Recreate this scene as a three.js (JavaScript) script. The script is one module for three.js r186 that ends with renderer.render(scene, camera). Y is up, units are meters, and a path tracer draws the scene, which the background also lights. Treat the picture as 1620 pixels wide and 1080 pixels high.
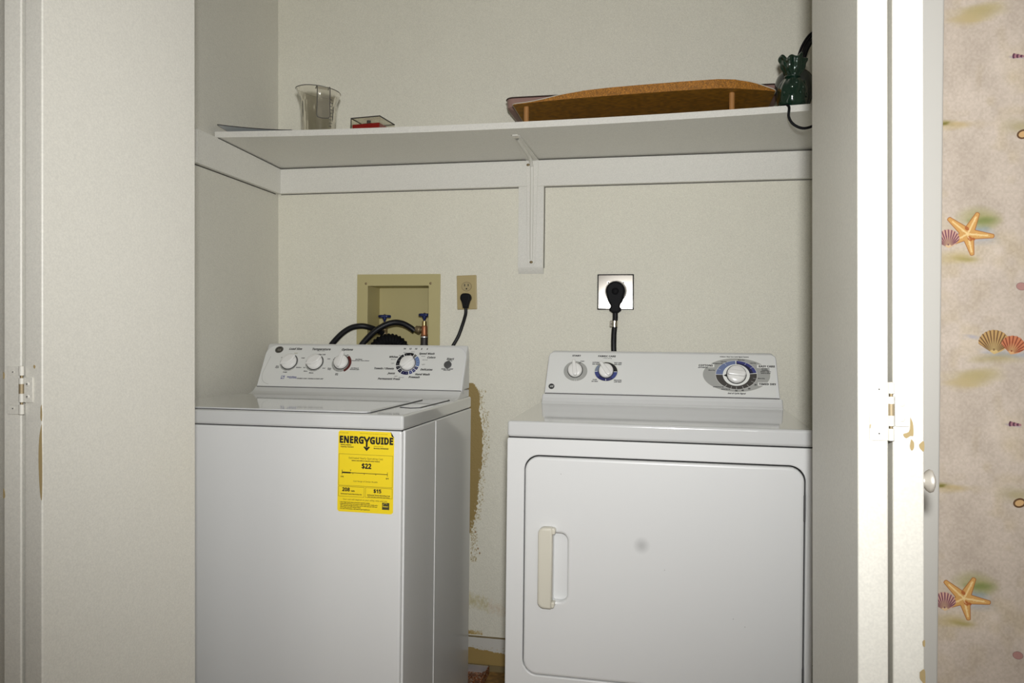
import * as THREE from 'three';
import { RoundedBoxGeometry } from 'three/addons/geometries/RoundedBoxGeometry.js';
import { mergeGeometries, mergeVertices, toCreasedNormals } from 'three/addons/utils/BufferGeometryUtils.js';
import { RectAreaLightUniformsLib } from 'three/addons/lights/RectAreaLightUniformsLib.js';

// ---------------------------------------------------------------- camera, lights, exposure
const scene = new THREE.Scene();
scene.background = new THREE.Color(0x000000);
const camera = new THREE.PerspectiveCamera(48.28, 1620 / 1080, 0.05, 30);
camera.position.set(0.2874, 1.0978, 2.491);
camera.lookAt(0.2874 - 0.19206, 1.0978 + 0.00133, 2.491 - 0.98138);
camera.rotateZ(0.0108);
scene.add(camera);

// the photographer's flash in the hot shoe, a hand above the lens
const flash = new THREE.SpotLight(0xffffff, 11.0, 0, 0.94, 1.0, 2);
flash.position.set(0.31, 1.245, 2.53);
flash.target.position.set(-0.10, 1.52, 0.0);
flash.castShadow = true; flash.shadow.radius = 1.6; flash.shadow.mapSize.set(2048, 2048); flash.shadow.bias = -0.0005;
scene.add(flash, flash.target);

// unseen ceiling lamp added as fill light (its body is built further down)
RectAreaLightUniformsLib.init();
const FILL_LAMP = { x: 0.75, y: 2.385, z: 3.0, w: 1.1, d: 0.4, power: 0.15 };
const fillLampLight = new THREE.RectAreaLight(0xfff8ee, FILL_LAMP.power, FILL_LAMP.w, FILL_LAMP.d);
fillLampLight.position.set(FILL_LAMP.x, FILL_LAMP.y - 0.012, FILL_LAMP.z);
fillLampLight.lookAt(FILL_LAMP.x, 0, FILL_LAMP.z);
scene.add(fillLampLight);
// fill light from two added, unseen windows: one in the wall behind the camera, one in the side wall on the right
const FILL_WIN = [{ at: [1.45, 1.5, 4.27], face: [0, 0, -1], w: 1.7, h: 1.3, power: 0.9 }, { at: [2.67, 1.35, 2.75], face: [-1, 0, 0], w: 1.3, h: 1.3, power: 1.7 }];
for (const q of FILL_WIN) {
  const l = new THREE.RectAreaLight(0xf6f9ff, q.power, q.w, q.h);
  l.position.set(...q.at.map((v, i) => v + 0.03 * q.face[i])); l.lookAt(...q.at.map((v, i) => v + q.face[i]));
  scene.add(l);
}
const EXPOSURE = 0.86;

// ---------------------------------------------------------------- helpers
let seed = 7;
const rnd = () => { seed = (seed * 1664525 + 1013904223) >>> 0; return seed / 4294967296; };
const names = {};
const numbered = (n) => { const k = names[n] || 0; names[n] = k + 1; return k ? `${n}_${String(k).padStart(3, '0')}` : n; };
function thing(name, label, category, pos = [0, 0, 0], turn = 0, group) {
  const o = new THREE.Group(); o.name = numbered(name); o.position.set(...pos); o.rotation.y = turn;
  o.userData = { label, category }; if (group) o.userData.group = group;
  scene.add(o); return o;
}
function obj(name, geo, mat, parent = scene, label) {
  const g = Array.isArray(geo) ? join(geo) : geo;
  const m = new THREE.Mesh(g, mat); m.name = parent === scene ? numbered(name) : name;
  m.castShadow = m.receiveShadow = true;
  if (label) m.userData.label = label;
  parent.add(m); return m;
}
function struct(name, geo, mat) { const m = obj(name, geo, mat); m.userData.kind = 'structure'; return m; }
function structGroup(name, pos) { const o = new THREE.Group(); o.name = numbered(name); o.position.set(...pos); o.userData = { kind: 'structure' }; scene.add(o); return o; }
function join(list) {
  return mergeGeometries(list.map((g) => { const n = g.index ? g.toNonIndexed() : g.clone(); for (const k of Object.keys(n.attributes)) if (!['position', 'normal', 'uv'].includes(k)) n.deleteAttribute(k); n.clearGroups(); return n; }));
}
// uv in metres from the dominant normal
function metric(g0) {
  const g = g0.index ? g0.toNonIndexed() : g0; const p = g.attributes.position, n = g.attributes.normal; const uv = new Float32Array(p.count * 2);
  for (let i = 0; i < p.count; i++) {
    const ax = Math.abs(n.getX(i)), ay = Math.abs(n.getY(i)), az = Math.abs(n.getZ(i));
    let u, v;
    if (az >= ax && az >= ay) { u = p.getX(i); v = p.getY(i); } else if (ax >= ay) { u = p.getZ(i); v = p.getY(i); } else { u = p.getX(i); v = p.getZ(i); }
    uv[2 * i] = u; uv[2 * i + 1] = v;
  }
  g.setAttribute('uv', new THREE.BufferAttribute(uv, 2)); return g;
}
const at = (g, x = 0, y = 0, z = 0) => g.translate(x, y, z);
function box(x0, x1, y0, y1, z0, z1, r = 0) {
  const w = x1 - x0, h = y1 - y0, d = z1 - z0;
  const g = r ? new RoundedBoxGeometry(w, h, d, 3, Math.min(r, w / 2.01, h / 2.01, d / 2.01)) : new THREE.BoxGeometry(w, h, d);
  return metric(g.translate((x0 + x1) / 2, (y0 + y1) / 2, (z0 + z1) / 2));
}
function rr(w, h, r, cx = 0, cy = 0, cls = THREE.Shape) {
  const s = new cls(), x = cx - w / 2, y = cy - h / 2; const [bl, br, tr, tl] = Array.isArray(r) ? r : [r, r, r, r];
  s.moveTo(x + bl, y); s.lineTo(x + w - br, y); if (br) s.absarc(x + w - br, y + br, br, -Math.PI / 2, 0);
  s.lineTo(x + w, y + h - tr); if (tr) s.absarc(x + w - tr, y + h - tr, tr, 0, Math.PI / 2);
  s.lineTo(x + tl, y + h); if (tl) s.absarc(x + tl, y + h - tl, tl, Math.PI / 2, Math.PI);
  s.lineTo(x, y + bl); if (bl) s.absarc(x + bl, y + bl, bl, Math.PI, Math.PI * 1.5);
  return s;
}
function extrude(shape, depth, bevel = 0, seg = 2, curve = 14) {
  const g = new THREE.ExtrudeGeometry(shape, { depth: depth - 2 * bevel, bevelEnabled: bevel > 0, bevelSize: bevel, bevelThickness: bevel, bevelOffset: -bevel, bevelSegments: seg, curveSegments: curve });
  g.translate(0, 0, bevel); const n = toCreasedNormals(g, 0.6), p = n.attributes.position, q = n.attributes.normal, a = new THREE.Vector3(), b = new THREE.Vector3(), c = new THREE.Vector3();
  for (let i = 0; i < p.count; i += 3) { a.fromBufferAttribute(p, i); b.fromBufferAttribute(p, i + 1).sub(a); c.fromBufferAttribute(p, i + 2).sub(a); b.cross(c).normalize(); if (Math.abs(b.z) > 0.999) for (let k = 0; k < 3; k++) q.setXYZ(i + k, 0, 0, Math.sign(b.z)); }
  return metric(n);
}
const poly = (pts) => { const s = new THREE.Shape(); pts.forEach(([x, y], i) => (i ? s.lineTo(x, y) : s.moveTo(x, y))); return s; };
const V = (a) => new THREE.Vector3(...a);
function tube(pts, r, seg = 60, rad = 12) { return new THREE.TubeGeometry(new THREE.CatmullRomCurve3(pts.map(V), false, 'centripetal'), seg, r, rad, false); }
const lathe = (pts, seg = 40) => new THREE.LatheGeometry(pts.map(([x, y]) => new THREE.Vector2(x, y)), seg);
const cyl = (r0, r1, h, seg = 28) => new THREE.CylinderGeometry(r0, r1, h, seg);

// ---------------------------------------------------------------- textures
const TN = 256;
function vnoise(cells, sd) {                                        // tileable value noise, TN x TN, 0..1
  const l = new Float32Array(cells * cells); seed = sd; for (let i = 0; i < l.length; i++) l[i] = rnd();
  const out = new Float32Array(TN * TN);
  for (let y = 0; y < TN; y++) for (let x = 0; x < TN; x++) {
    const fx = x / TN * cells, fy = y / TN * cells, ix = Math.floor(fx), iy = Math.floor(fy); let a = fx - ix, b = fy - iy; a = a * a * (3 - 2 * a); b = b * b * (3 - 2 * b);
    const g = (i, j) => l[((j + cells) % cells) * cells + (i + cells) % cells];
    out[y * TN + x] = (g(ix, iy) * (1 - a) + g(ix + 1, iy) * a) * (1 - b) + (g(ix, iy + 1) * (1 - a) + g(ix + 1, iy + 1) * a) * b;
  }
  return out;
}
function dataTex(fn, srgb, rep) {
  const d = new Uint8Array(TN * TN * 4);
  for (let i = 0; i < TN * TN; i++) { const c = fn(i); d[4 * i] = c[0]; d[4 * i + 1] = c[1]; d[4 * i + 2] = c[2]; d[4 * i + 3] = 255; }
  const t = new THREE.DataTexture(d, TN, TN); t.wrapS = t.wrapT = THREE.RepeatWrapping; t.magFilter = THREE.LinearFilter; t.minFilter = THREE.LinearMipmapLinearFilter; t.generateMipmaps = true;
  if (srgb) t.colorSpace = THREE.SRGBColorSpace; t.repeat.set(rep, rep); t.needsUpdate = true; return t;
}
const nA = vnoise(8, 11), nB = vnoise(32, 23), nC = vnoise(96, 37), nD = vnoise(200, 41);
const clampB = (v) => Math.max(0, Math.min(255, Math.round(v)));
const wallBump = dataTex((i) => { const v = clampB(255 * (0.3 * nB[i] + 0.55 * nC[i] + 0.15 * nD[i])); return [v, v, v]; }, false, 1 / 0.3);
const paintBump = dataTex((i) => { const v = clampB(255 * (0.5 * nB[i] + 0.5 * nC[i])); return [v, v, v]; }, false, 1 / 0.5);
const grainMap = dataTex((i) => { const v = clampB(240 + 16 * (nD[i] - 0.5)); return [v, v, v]; }, true, 1 / 0.34);
const boardMap = dataTex((i) => { const s = nD[i] > 0.82 ? 50 : 0, v = 0.78 + 0.4 * nC[i]; return [clampB(158 * v + s), clampB(104 * v + s * 0.75), clampB(32 * v + s * 0.4)]; }, true, 1 / 0.22);
const hardMap = dataTex((i) => { const v = 0.85 + 0.3 * nB[i]; return [clampB(158 * v), clampB(112 * v), clampB(36 * v)]; }, true, 1 / 0.3);
const floorMap = dataTex((i) => { const v = 0.8 + 0.4 * nB[i]; return [clampB(142 * v), clampB(110 * v), clampB(62 * v)]; }, true, 1 / 0.4);
const rustMap = dataTex((i) => { const a = nB[i] * 0.6 + nC[i] * 0.4; return a > 0.6 ? [176, 170, 160] : a > 0.42 ? [186, 108, 40] : [92, 42, 14]; }, true, 1 / 0.12);

function canvas(w, h, draw) {
  const c = document.createElement('canvas'); c.width = w; c.height = h; const g = c.getContext('2d'); draw(g, w, h);
  const t = new THREE.CanvasTexture(c); t.colorSpace = THREE.SRGBColorSpace; t.anisotropy = 8; return t;
}

// ---------------------------------------------------------------- materials
const std = (o) => new THREE.MeshStandardMaterial(o);
const phys = (o) => new THREE.MeshPhysicalMaterial(o);
const rgb = (r, g, b) => new THREE.Color().setRGB(r, g, b);
const M = {
  wall: std({ color: rgb(0.80, 0.78, 0.69), map: grainMap, roughness: 0.62, bumpMap: wallBump, bumpScale: 0.0006 }),
  roomWall: std({ color: rgb(0.60, 0.58, 0.54), roughness: 0.9 }),
  ceiling: std({ color: rgb(0.8, 0.79, 0.76), roughness: 0.95 }),
  shelfPaint: std({ color: rgb(0.87, 0.855, 0.785), map: grainMap, roughness: 0.45, bumpMap: paintBump, bumpScale: 0.00008 }),
  doorPaint: std({ color: rgb(0.78, 0.76, 0.68), map: grainMap, roughness: 0.42, bumpMap: paintBump, bumpScale: 0.00007 }),
  enamel: phys({ color: rgb(0.74, 0.745, 0.735), roughness: 0.3, clearcoat: 0.6, clearcoatRoughness: 0.08 }),
  shadedTopEnamel: phys({ color: rgb(0.62, 0.625, 0.615), roughness: 0.18, clearcoat: 1, clearcoatRoughness: 0.05 }),  // same white enamel, darkened to imitate the dimmer light on the machine tops
  plastic: phys({ color: rgb(0.74, 0.745, 0.735), roughness: 0.35, clearcoat: 0.2, clearcoatRoughness: 0.2 }),
  gap: std({ color: rgb(0.012, 0.012, 0.012), roughness: 0.8 }),
  ivory: std({ color: rgb(0.66, 0.63, 0.53), roughness: 0.4 }),
  knob: phys({ color: rgb(0.84, 0.83, 0.80), roughness: 0.25, clearcoat: 0.5 }),
  black: phys({ color: rgb(0.006, 0.006, 0.007), roughness: 0.6, specularIntensity: 0.3 }),
  rubber: phys({ color: rgb(0.008, 0.008, 0.010), roughness: 0.42, specularIntensity: 0.6 }),
  beige: std({ color: rgb(0.50, 0.44, 0.215), roughness: 0.55 }),
  outlet: std({ color: rgb(0.46, 0.37, 0.18), roughness: 0.4 }),
  outletFace: std({ color: rgb(0.42, 0.34, 0.175), roughness: 0.4 }),
  blueHandle: std({ color: rgb(0.008, 0.018, 0.095), roughness: 0.4 }),
  copper: std({ color: rgb(0.40, 0.17, 0.08), metalness: 0.6, roughness: 0.45 }),
  brass: std({ color: rgb(0.62, 0.47, 0.22), metalness: 0.9, roughness: 0.3 }),
  oldBrass: std({ color: rgb(0.26, 0.20, 0.11), metalness: 0.6, roughness: 0.5 }),
  ironPipe: std({ color: rgb(0.05, 0.045, 0.042), metalness: 0.4, roughness: 0.55 }),
  zinc: std({ color: rgb(0.62, 0.62, 0.61), metalness: 0.7, roughness: 0.4 }),
  steel: std({ color: rgb(0.74, 0.70, 0.63), metalness: 1, roughness: 0.095 }),
  nickel: std({ color: rgb(0.78, 0.74, 0.66), metalness: 0.55, roughness: 0.38 }),
  clear: phys({ color: rgb(0.93, 0.92, 0.88), roughness: 0.06, transmission: 1, thickness: 0, ior: 1.25 }),
  cup: phys({ color: rgb(0.80, 0.78, 0.72), roughness: 0.12, transmission: 0.9, thickness: 0, ior: 1.4 }),
  cupSolid: phys({ color: rgb(0.92, 0.90, 0.85), roughness: 0.08, transmission: 1, thickness: 0.002, ior: 1.46 }),
  cupEdge: phys({ color: rgb(0.16, 0.15, 0.13), roughness: 0.15, transmission: 0.35, thickness: 0 }),
  red: std({ color: rgb(0.33, 0.012, 0.012), roughness: 0.35 }),
  darkGrey: std({ color: rgb(0.08, 0.08, 0.08), roughness: 0.5 }),
  mat: std({ color: rgb(0.80, 0.84, 0.87), roughness: 0.35 }),
  matEdge: std({ color: rgb(0.05, 0.045, 0.04), roughness: 0.6 }),
  tray: std({ color: rgb(0.34, 0.21, 0.18), roughness: 0.35 }),
  trayRim: std({ color: rgb(0.035, 0.015, 0.012), roughness: 0.35 }),
  particle: std({ map: boardMap, roughness: 0.7, bumpMap: wallBump, bumpScale: 0.001 }),
  hardboard: std({ map: hardMap, roughness: 0.45 }),
  peg: std({ color: rgb(0.42, 0.20, 0.06), roughness: 0.6 }),
  green: phys({ color: rgb(0.005, 0.024, 0.014), roughness: 0.12, clearcoat: 1, clearcoatRoughness: 0.04 }),
  smoke: phys({ color: rgb(0.16, 0.18, 0.16), roughness: 0.05, transmission: 0.75, thickness: 0, ior: 1.45, clearcoat: 1, clearcoatRoughness: 0.03 }),
  tan: std({ color: rgb(0.36, 0.27, 0.125), roughness: 0.8 }),
  darkTan: std({ color: rgb(0.14, 0.10, 0.05), roughness: 0.8 }),
  lowTan: std({ color: rgb(0.22, 0.165, 0.075), roughness: 0.8 }),
  trimPaint: std({ color: rgb(0.47, 0.458, 0.42), roughness: 0.5 }),
  bareMetal: std({ color: rgb(0.36, 0.29, 0.18), metalness: 0.5, roughness: 0.6 }),
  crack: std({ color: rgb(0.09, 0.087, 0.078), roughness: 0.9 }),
  floor: std({ map: floorMap, roughness: 0.6 }),
  rust: std({ map: rustMap, roughness: 0.6, metalness: 0.3, bumpMap: wallBump, bumpScale: 0.002 }),
};

// ---------------------------------------------------------------- the setting
const XL = -1.0436, XR = 0.95, CEIL = 2.44;
const PAINT = [229, 226, 212];
// back wall of the closet: paint with bare patches, a hole for the washer box
{
  const W = 2048, H = 2048, X0 = XL - 0.1, X1 = XR + 0.1, px = (x) => (x - X0) / (X1 - X0) * W, py = (y) => (1 - y / CEIL) * H;
  const map = canvas(W, H, (g) => {
    const im = g.createImageData(W, H), d = im.data; seed = 99;
    for (let y = 0; y < H; y++) for (let x = 0; x < W; x++) {
      const k = (y % TN) * TN + (x % TN), k2 = ((y >> 1) % TN) * TN + ((x >> 1) % TN), v = 2 * (nA[k2] - 0.5) + 18 * (nD[k] - 0.5) + 12 * (rnd() - 0.5), i = 4 * (y * W + x);
      d[i] = PAINT[0] + v; d[i + 1] = PAINT[1] + v; d[i + 2] = PAINT[2] + v; d[i + 3] = 255;
    }
    g.putImageData(im, 0, 0);
    const blot = (x, y, r, a, c = '150,128,76') => { g.fillStyle = `rgba(${c},${a})`; g.beginPath(); g.ellipse(px(x), py(y), r * W / (X1 - X0), r * H / CEIL * 1.4, 0, 0, 7); g.fill(); };
    // unpainted vertical patch beside the washer, ragged right edge
    const edge = [[0.96, -0.332], [0.945, -0.318], [0.926, -0.310], [0.866, -0.309], [0.80, -0.297], [0.74, -0.295], [0.68, -0.299], [0.62, -0.309], [0.56, -0.312], [0.50, -0.322], [0.45, -0.335]];
    g.fillStyle = 'rgb(150,128,76)'; g.beginPath(); g.moveTo(px(-0.42), py(0.96));
    seed = 5; for (let i = 0; i < edge.length - 1; i++) for (let k = 0; k < 10; k++) { const f = k / 10, y = edge[i][0] * (1 - f) + edge[i + 1][0] * f, x = edge[i][1] * (1 - f) + edge[i + 1][1] * f + (rnd() - 0.5) * 0.007; g.lineTo(px(x), py(y)); }
    g.lineTo(px(-0.42), py(0.45)); g.closePath(); g.fill();
    for (let i = 0; i < 900; i++) { const f = Math.pow(rnd(), 1.5), y = 0.36 + 0.58 * rnd(), e = edge.findIndex((p) => p[0] < y), ex = e > 0 ? edge[e][1] : -0.333; blot(ex + f * 0.022, y, 0.0006 + 0.0014 * rnd(), 0.25 + 0.45 * rnd(), rnd() < 0.3 ? '215,212,200' : '156,134,82'); }
    // faint band low on the wall
    for (let i = 0; i < 1500; i++) { const x = -0.42 + 0.24 * rnd(), y = 0.232 + (rnd() + rnd() - 1) * 0.03 - (x + 0.335) * 0.25; blot(x, y, 0.001 + 0.003 * rnd(), x < -0.27 ? 0.07 : 0.03, '184,158,104'); }
    for (let i = 0; i < 300; i++) blot(-0.34 + 0.05 * rnd() ** 2, 0.118 + 0.012 * rnd() ** 2, 0.0015, 0.25, '170,138,70');
    for (const [x, y] of [[-0.309, 0.405], [-0.318, 0.46], [-0.303, 0.39]]) blot(x, y, 0.0025, 0.8, '140,104,60');
    blot(-1.012, 1.66, 0.0012, 0.8, '120,118,110');
  });
  const s = poly([[X0, 0], [X1, 0], [X1, CEIL], [X0, CEIL]]);
  s.holes.push(new THREE.Path([[-0.712, 1.03], [-0.712, 1.292], [-0.486, 1.292], [-0.486, 1.03]].map((p) => new THREE.Vector2(...p))));
  const g = extrude(s, 0.13).translate(0, 0, -0.13); const uv = g.attributes.uv, p = g.attributes.position;
  for (let i = 0; i < uv.count; i++) uv.setXY(i, (p.getX(i) - X0) / (X1 - X0), p.getY(i) / CEIL);
  const bump = wallBump.clone(); bump.repeat.set((X1 - X0) / 0.3, CEIL / 0.3); bump.needsUpdate = true;
  struct('wall_back', g, std({ map, color: rgb(1.0, 1.0, 0.985), roughness: 0.62, bumpMap: bump, bumpScale: 0.0006 }));
}
{
  const w = struct('wall_left', box(-0.1, 0, -1.1, CEIL - 1.1, 0, 1.09), M.wall); w.position.set(XL, 1.1, 0); w.rotation.set(0, -0.028, 0.0135);
  struct('wall_right', box(XR, XR + 0.1, 0, CEIL, 0, 1.09), M.wall);
  struct('floor', box(-2.4, 2.8, -0.1, 0, -0.13, 4.4), M.floor);
  struct('ceiling', box(-2.4, 2.8, CEIL, CEIL + 0.1, -0.13, 4.4), M.ceiling);
  struct('wall_west', box(-2.4, -2.3, 0, CEIL, 1.15, 4.3), M.roomWall);
  struct('wall_east', box(2.7, 2.8, 0, CEIL, 1.15, 4.3), M.roomWall);
  struct('wall_south', box(-2.4, 2.8, 0, CEIL, 4.3, 4.4), M.roomWall);
}
const JL = -0.765, JR = 0.650, HEAD = 2.05;
const frontShape = (x0, x1) => poly([[x0, 0], [JL, 0], [JL, HEAD], [JR, HEAD], [JR, 0], [x1, 0], [x1, CEIL], [x0, CEIL]]);
// seashell wallpaper, 0.53 x 0.585 m repeat
const wallpaper = (() => {
  const TW = 0.53, TH = 0.585, W = 1024, H = 1130, X0 = 0.70, Y0 = 0.45, S = W / TW;
  const t = canvas(W, H, (g) => {
    const im = g.createImageData(W, H), d = im.data; seed = 3;
    const smp = (n, x, y, s) => { const u = x / W * TN * s, v = y / H * TN * s, i = Math.floor(u) % TN, j = Math.floor(v) % TN; return n[j * TN + i]; };
    const lerpS = (n, x, y, s) => { const u = x / W * TN * s, v = y / H * TN * s, i = Math.floor(u), j = Math.floor(v), a = u - i, b = v - j, q = (p, r) => n[(r % TN) * TN + (p % TN)]; return (q(i, j) * (1 - a) + q(i + 1, j) * a) * (1 - b) + (q(i, j + 1) * (1 - a) + q(i + 1, j + 1) * a) * b; };
    for (let y = 0; y < H; y++) for (let x = 0; x < W; x++) {
      const l = lerpS(nA, x, y, 1), m = lerpS(nA, x, y, 3), f = lerpS(nC, x, y, 2), o = lerpS(nB, x, y, 0.5 * 2), i = 4 * (y * W + x);
      const v = 20 * (l - 0.5) + 14 * (m - 0.5) + 16 * (f - 0.5) + 10 * (rnd() - 0.5), y2 = Math.max(0, l * 0.6 + o * 0.5 - 0.55) * 70;
      d[i] = 206 + v - y2 * 0.3; d[i + 1] = 194 + v - y2 * 0.38; d[i + 2] = 178 + v - y2 * 0.75; d[i + 3] = 255;
    }
    g.putImageData(im, 0, 0);
    const put = (wx, wy, fn) => { const x = ((wx - X0) / TW % 1 + 1) % 1 * W, y = (1 - ((wy - Y0) / TH % 1 + 1) % 1) * H; for (const a of [-W, 0, W]) for (const b of [-H, 0, H]) { g.save(); g.translate(x + a, y + b); fn(); g.restore(); } };
    const soft = (wx, wy, rx, ry, c) => put(wx, wy, () => { for (let k = 0; k < 7; k++) { g.save(); g.translate(k ? (rnd() - 0.5) * rx * S * 1.1 : 0, k ? (rnd() - 0.5) * ry * S * 1.0 : 0); g.rotate((rnd() - 0.5) * 0.5); const q = k ? 0.35 + 0.4 * rnd() : 1; g.scale(rx * S * q, ry * S * q * (0.7 + 0.5 * rnd())); const gr = g.createRadialGradient(0, 0, 0, 0, 0, 1); gr.addColorStop(0, `rgba(${c},${k ? 0.22 : 0.42})`); gr.addColorStop(0.5, `rgba(${c},${k ? 0.12 : 0.22})`); gr.addColorStop(1, `rgba(${c},0)`); g.fillStyle = gr; g.beginPath(); g.arc(0, 0, 1, 0, 7); g.fill(); g.restore(); } });
    const star = (wx, wy, r, rot) => put(wx, wy, () => {
      g.rotate(rot); g.shadowColor = 'rgba(0,0,0,0)';
      const R = r * S; g.beginPath();
      const L = [1.0, 1.05, 0.95, 0.95, 1.05];
      for (let k = 0; k < 5; k++) { const a = -Math.PI / 2 + k * 2 * Math.PI / 5, l = R * L[k]; const q = (rr, da) => [Math.cos(a + da) * rr, Math.sin(a + da) * rr];
        const v0 = q(R * 0.33, -0.6), t0 = q(l * 0.95, -0.075), t1 = q(l, 0), t2 = q(l * 0.95, 0.075), v1 = q(R * 0.33, 0.6);
        if (!k) g.moveTo(...v0); else g.lineTo(...v0); g.lineTo(...t0); g.quadraticCurveTo(...t1, ...t2); g.lineTo(...v1); }
      g.closePath(); g.fillStyle = 'rgb(216,166,92)'; g.fill(); g.lineWidth = 2; g.strokeStyle = 'rgb(168,104,48)'; g.stroke();
      g.strokeStyle = 'rgba(245,215,150,.9)'; g.lineWidth = 5;
      for (let k = 0; k < 5; k++) { const a = -Math.PI / 2 + k * 2 * Math.PI / 5; g.beginPath(); g.moveTo(0, 0); g.lineTo(Math.cos(a) * R * 0.8, Math.sin(a) * R * 0.8); g.stroke(); }
      g.fillStyle = 'rgba(170,84,30,.75)'; for (const [x, y, s] of [[0.16, 0.14, 0.12], [-0.12, -0.2, 0.1], [0.3, 0.1, 0.07]]) { g.beginPath(); g.ellipse(x * R, y * R, s * R, s * R * 0.7, 0.4, 0, 7); g.fill(); }
      g.fillStyle = 'rgba(246,222,170,.8)'; for (let k = 0; k < 60; k++) { const a = Math.floor(rnd() * 5) * 1.2566 - 1.5708, l = rnd() * R * 0.85; g.beginPath(); g.arc(Math.cos(a) * l + (rnd() - 0.5) * 7, Math.sin(a) * l + (rnd() - 0.5) * 7, 1.3, 0, 7); g.fill(); }
    });
    const shell = (wx, wy, r, rot, c0, c1, ribs = 11) => put(wx, wy, () => {
      g.rotate(rot); const R = r * S;
      g.beginPath(); g.moveTo(0, R * 0.82); for (let k = 0; k <= ribs; k++) { const a = Math.PI * (1.12 + 0.76 * 0 + (k / ribs) * 0.76) - 0.0, a2 = Math.PI * (1.0 + (k / ribs)); const x = Math.cos(a2) * R, y = Math.sin(a2) * R * 0.95 + R * 0.08 + 0 * a; g.quadraticCurveTo(x * 1.06, y * 1.06 - 2, x, y); } g.quadraticCurveTo(R * 0.7, R * 0.6, 0, R * 0.82); g.closePath();
      g.fillStyle = c0; g.fill(); g.save(); g.clip();
      for (let k = 0; k <= ribs; k++) { const a2 = Math.PI * (1.0 + (k / ribs)); g.strokeStyle = c1; g.lineWidth = 3.6; g.beginPath(); g.moveTo(Math.cos(a2) * R * 0.25, R * 0.6 + Math.sin(a2) * R * 0.1); g.lineTo(Math.cos(a2) * R * 1.05, Math.sin(a2) * R + R * 0.08); g.stroke(); }
      for (let k = 14; k > 0; k--) { g.fillStyle = 'rgba(240,215,160,.06)'; g.beginPath(); g.ellipse(0, R * 0.5, R * 0.6 * k / 14, R * 0.75 * k / 14, 0, 0, 7); g.fill(); }
      g.restore(); g.strokeStyle = c1; g.lineWidth = 2; g.stroke();
    });
    // washes of colour, then the shells and starfish
    soft(0.79, 1.636, 0.045, 0.016, '176,164,112'); soft(0.765, 1.625, 0.03, 0.014, '196,178,128');
    soft(0.733, 1.459, 0.022, 0.008, '128,120,44'); soft(0.752, 1.455, 0.032, 0.009, '190,168,110'); soft(0.733, 1.459, 0.011, 0.004, '100,96,20');
    soft(0.785, 1.305, 0.04, 0.022, '150,150,80'); soft(0.79, 1.297, 0.025, 0.012, '110,130,60'); soft(0.778, 1.272, 0.045, 0.012, '150,166,190'); soft(0.755, 1.243, 0.04, 0.016, '190,172,112'); soft(0.765, 1.24, 0.022, 0.006, '160,150,80'); soft(0.788, 1.285, 0.02, 0.012, '120,150,170');
    soft(0.765, 1.045, 0.045, 0.016, '192,176,128'); soft(0.79, 1.055, 0.035, 0.013, '186,172,120'); soft(0.825, 1.088, 0.045, 0.007, '140,160,196'); soft(0.815, 1.081, 0.05, 0.012, '172,160,108'); soft(0.775, 1.115, 0.016, 0.006, '170,172,190');
    soft(0.84, 1.45, 0.03, 0.022, '176,166,120'); soft(0.838, 0.975, 0.014, 0.004, '150,140,170'); soft(0.93, 1.2, 0.05, 0.02, '180,170,120'); soft(1.08, 0.9, 0.06, 0.02, '176,166,118');
    star(0.769, 1.280, 0.038, 0.42);
    shell(0.7397, 1.272, 0.0175, -0.1, 'rgb(214,170,150)', 'rgb(120,70,86)');
    shell(0.809, 1.106, 0.0225, 0.0, 'rgb(196,160,100)', 'rgb(112,80,44)', 12); shell(0.8365, 1.1015, 0.0175, 0.25, 'rgb(206,128,86)', 'rgb(140,66,36)', 9);
    put(0.8478, 1.1955, () => { g.fillStyle = 'rgb(182,138,130)'; g.beginPath(); g.ellipse(0, 0, 0.0075 * S, 0.006 * S, 0.2, 0, 7); g.fill(); g.strokeStyle = 'rgb(120,90,90)'; g.stroke(); });
    put(0.8405, 1.5615, () => { g.rotate(0.1); for (let k = 0; k < 6; k++) { g.fillStyle = k % 2 ? 'rgb(170,120,130)' : 'rgb(92,50,70)'; g.beginPath(); g.ellipse((k - 2.5) * 0.0028 * S, 0, 0.0022 * S, (0.0042 - 0.0005 * k) * S, 0, 0, 7); g.fill(); } });
    put(0.848, 1.437, () => { g.strokeStyle = 'rgb(96,64,30)'; g.fillStyle = 'rgb(214,176,120)'; g.lineWidth = 5; g.beginPath(); g.ellipse(0, 0, 0.008 * S, 0.0062 * S, -0.3, 0, 7); g.fill(); g.stroke(); });
    star(1.05, 0.62, 0.036, 0.2); shell(0.98, 0.80, 0.02, 0.1, 'rgb(206,160,120)', 'rgb(124,80,60)'); shell(1.14, 0.97, 0.02, -0.2, 'rgb(210,140,100)', 'rgb(140,76,46)');
  });
  t.wrapS = t.wrapT = THREE.RepeatWrapping; t.repeat.set(1 / TW, 1 / TH); t.offset.set(-X0 / TW, -Y0 / TH);
  return std({ map: t, color: rgb(0.74, 0.72, 0.72), roughness: 0.75, bumpMap: paintBump, bumpScale: 0.0002 });
})();
struct('wall_front', extrude(poly([[JL, HEAD], [JR, HEAD], [JR, 0], [2.7, 0], [2.7, CEIL], [JL, CEIL]]), 0.06).translate(0, 0, 1.09), wallpaper);
struct('wall_front_left', box(-2.3, JL, 0, CEIL, 1.09, 1.15), M.wall);
struct('wall_inner', extrude(frontShape(XL - 0.06, XR + 0.05), 0.06).translate(0, 0, 1.03), M.wall);
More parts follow.
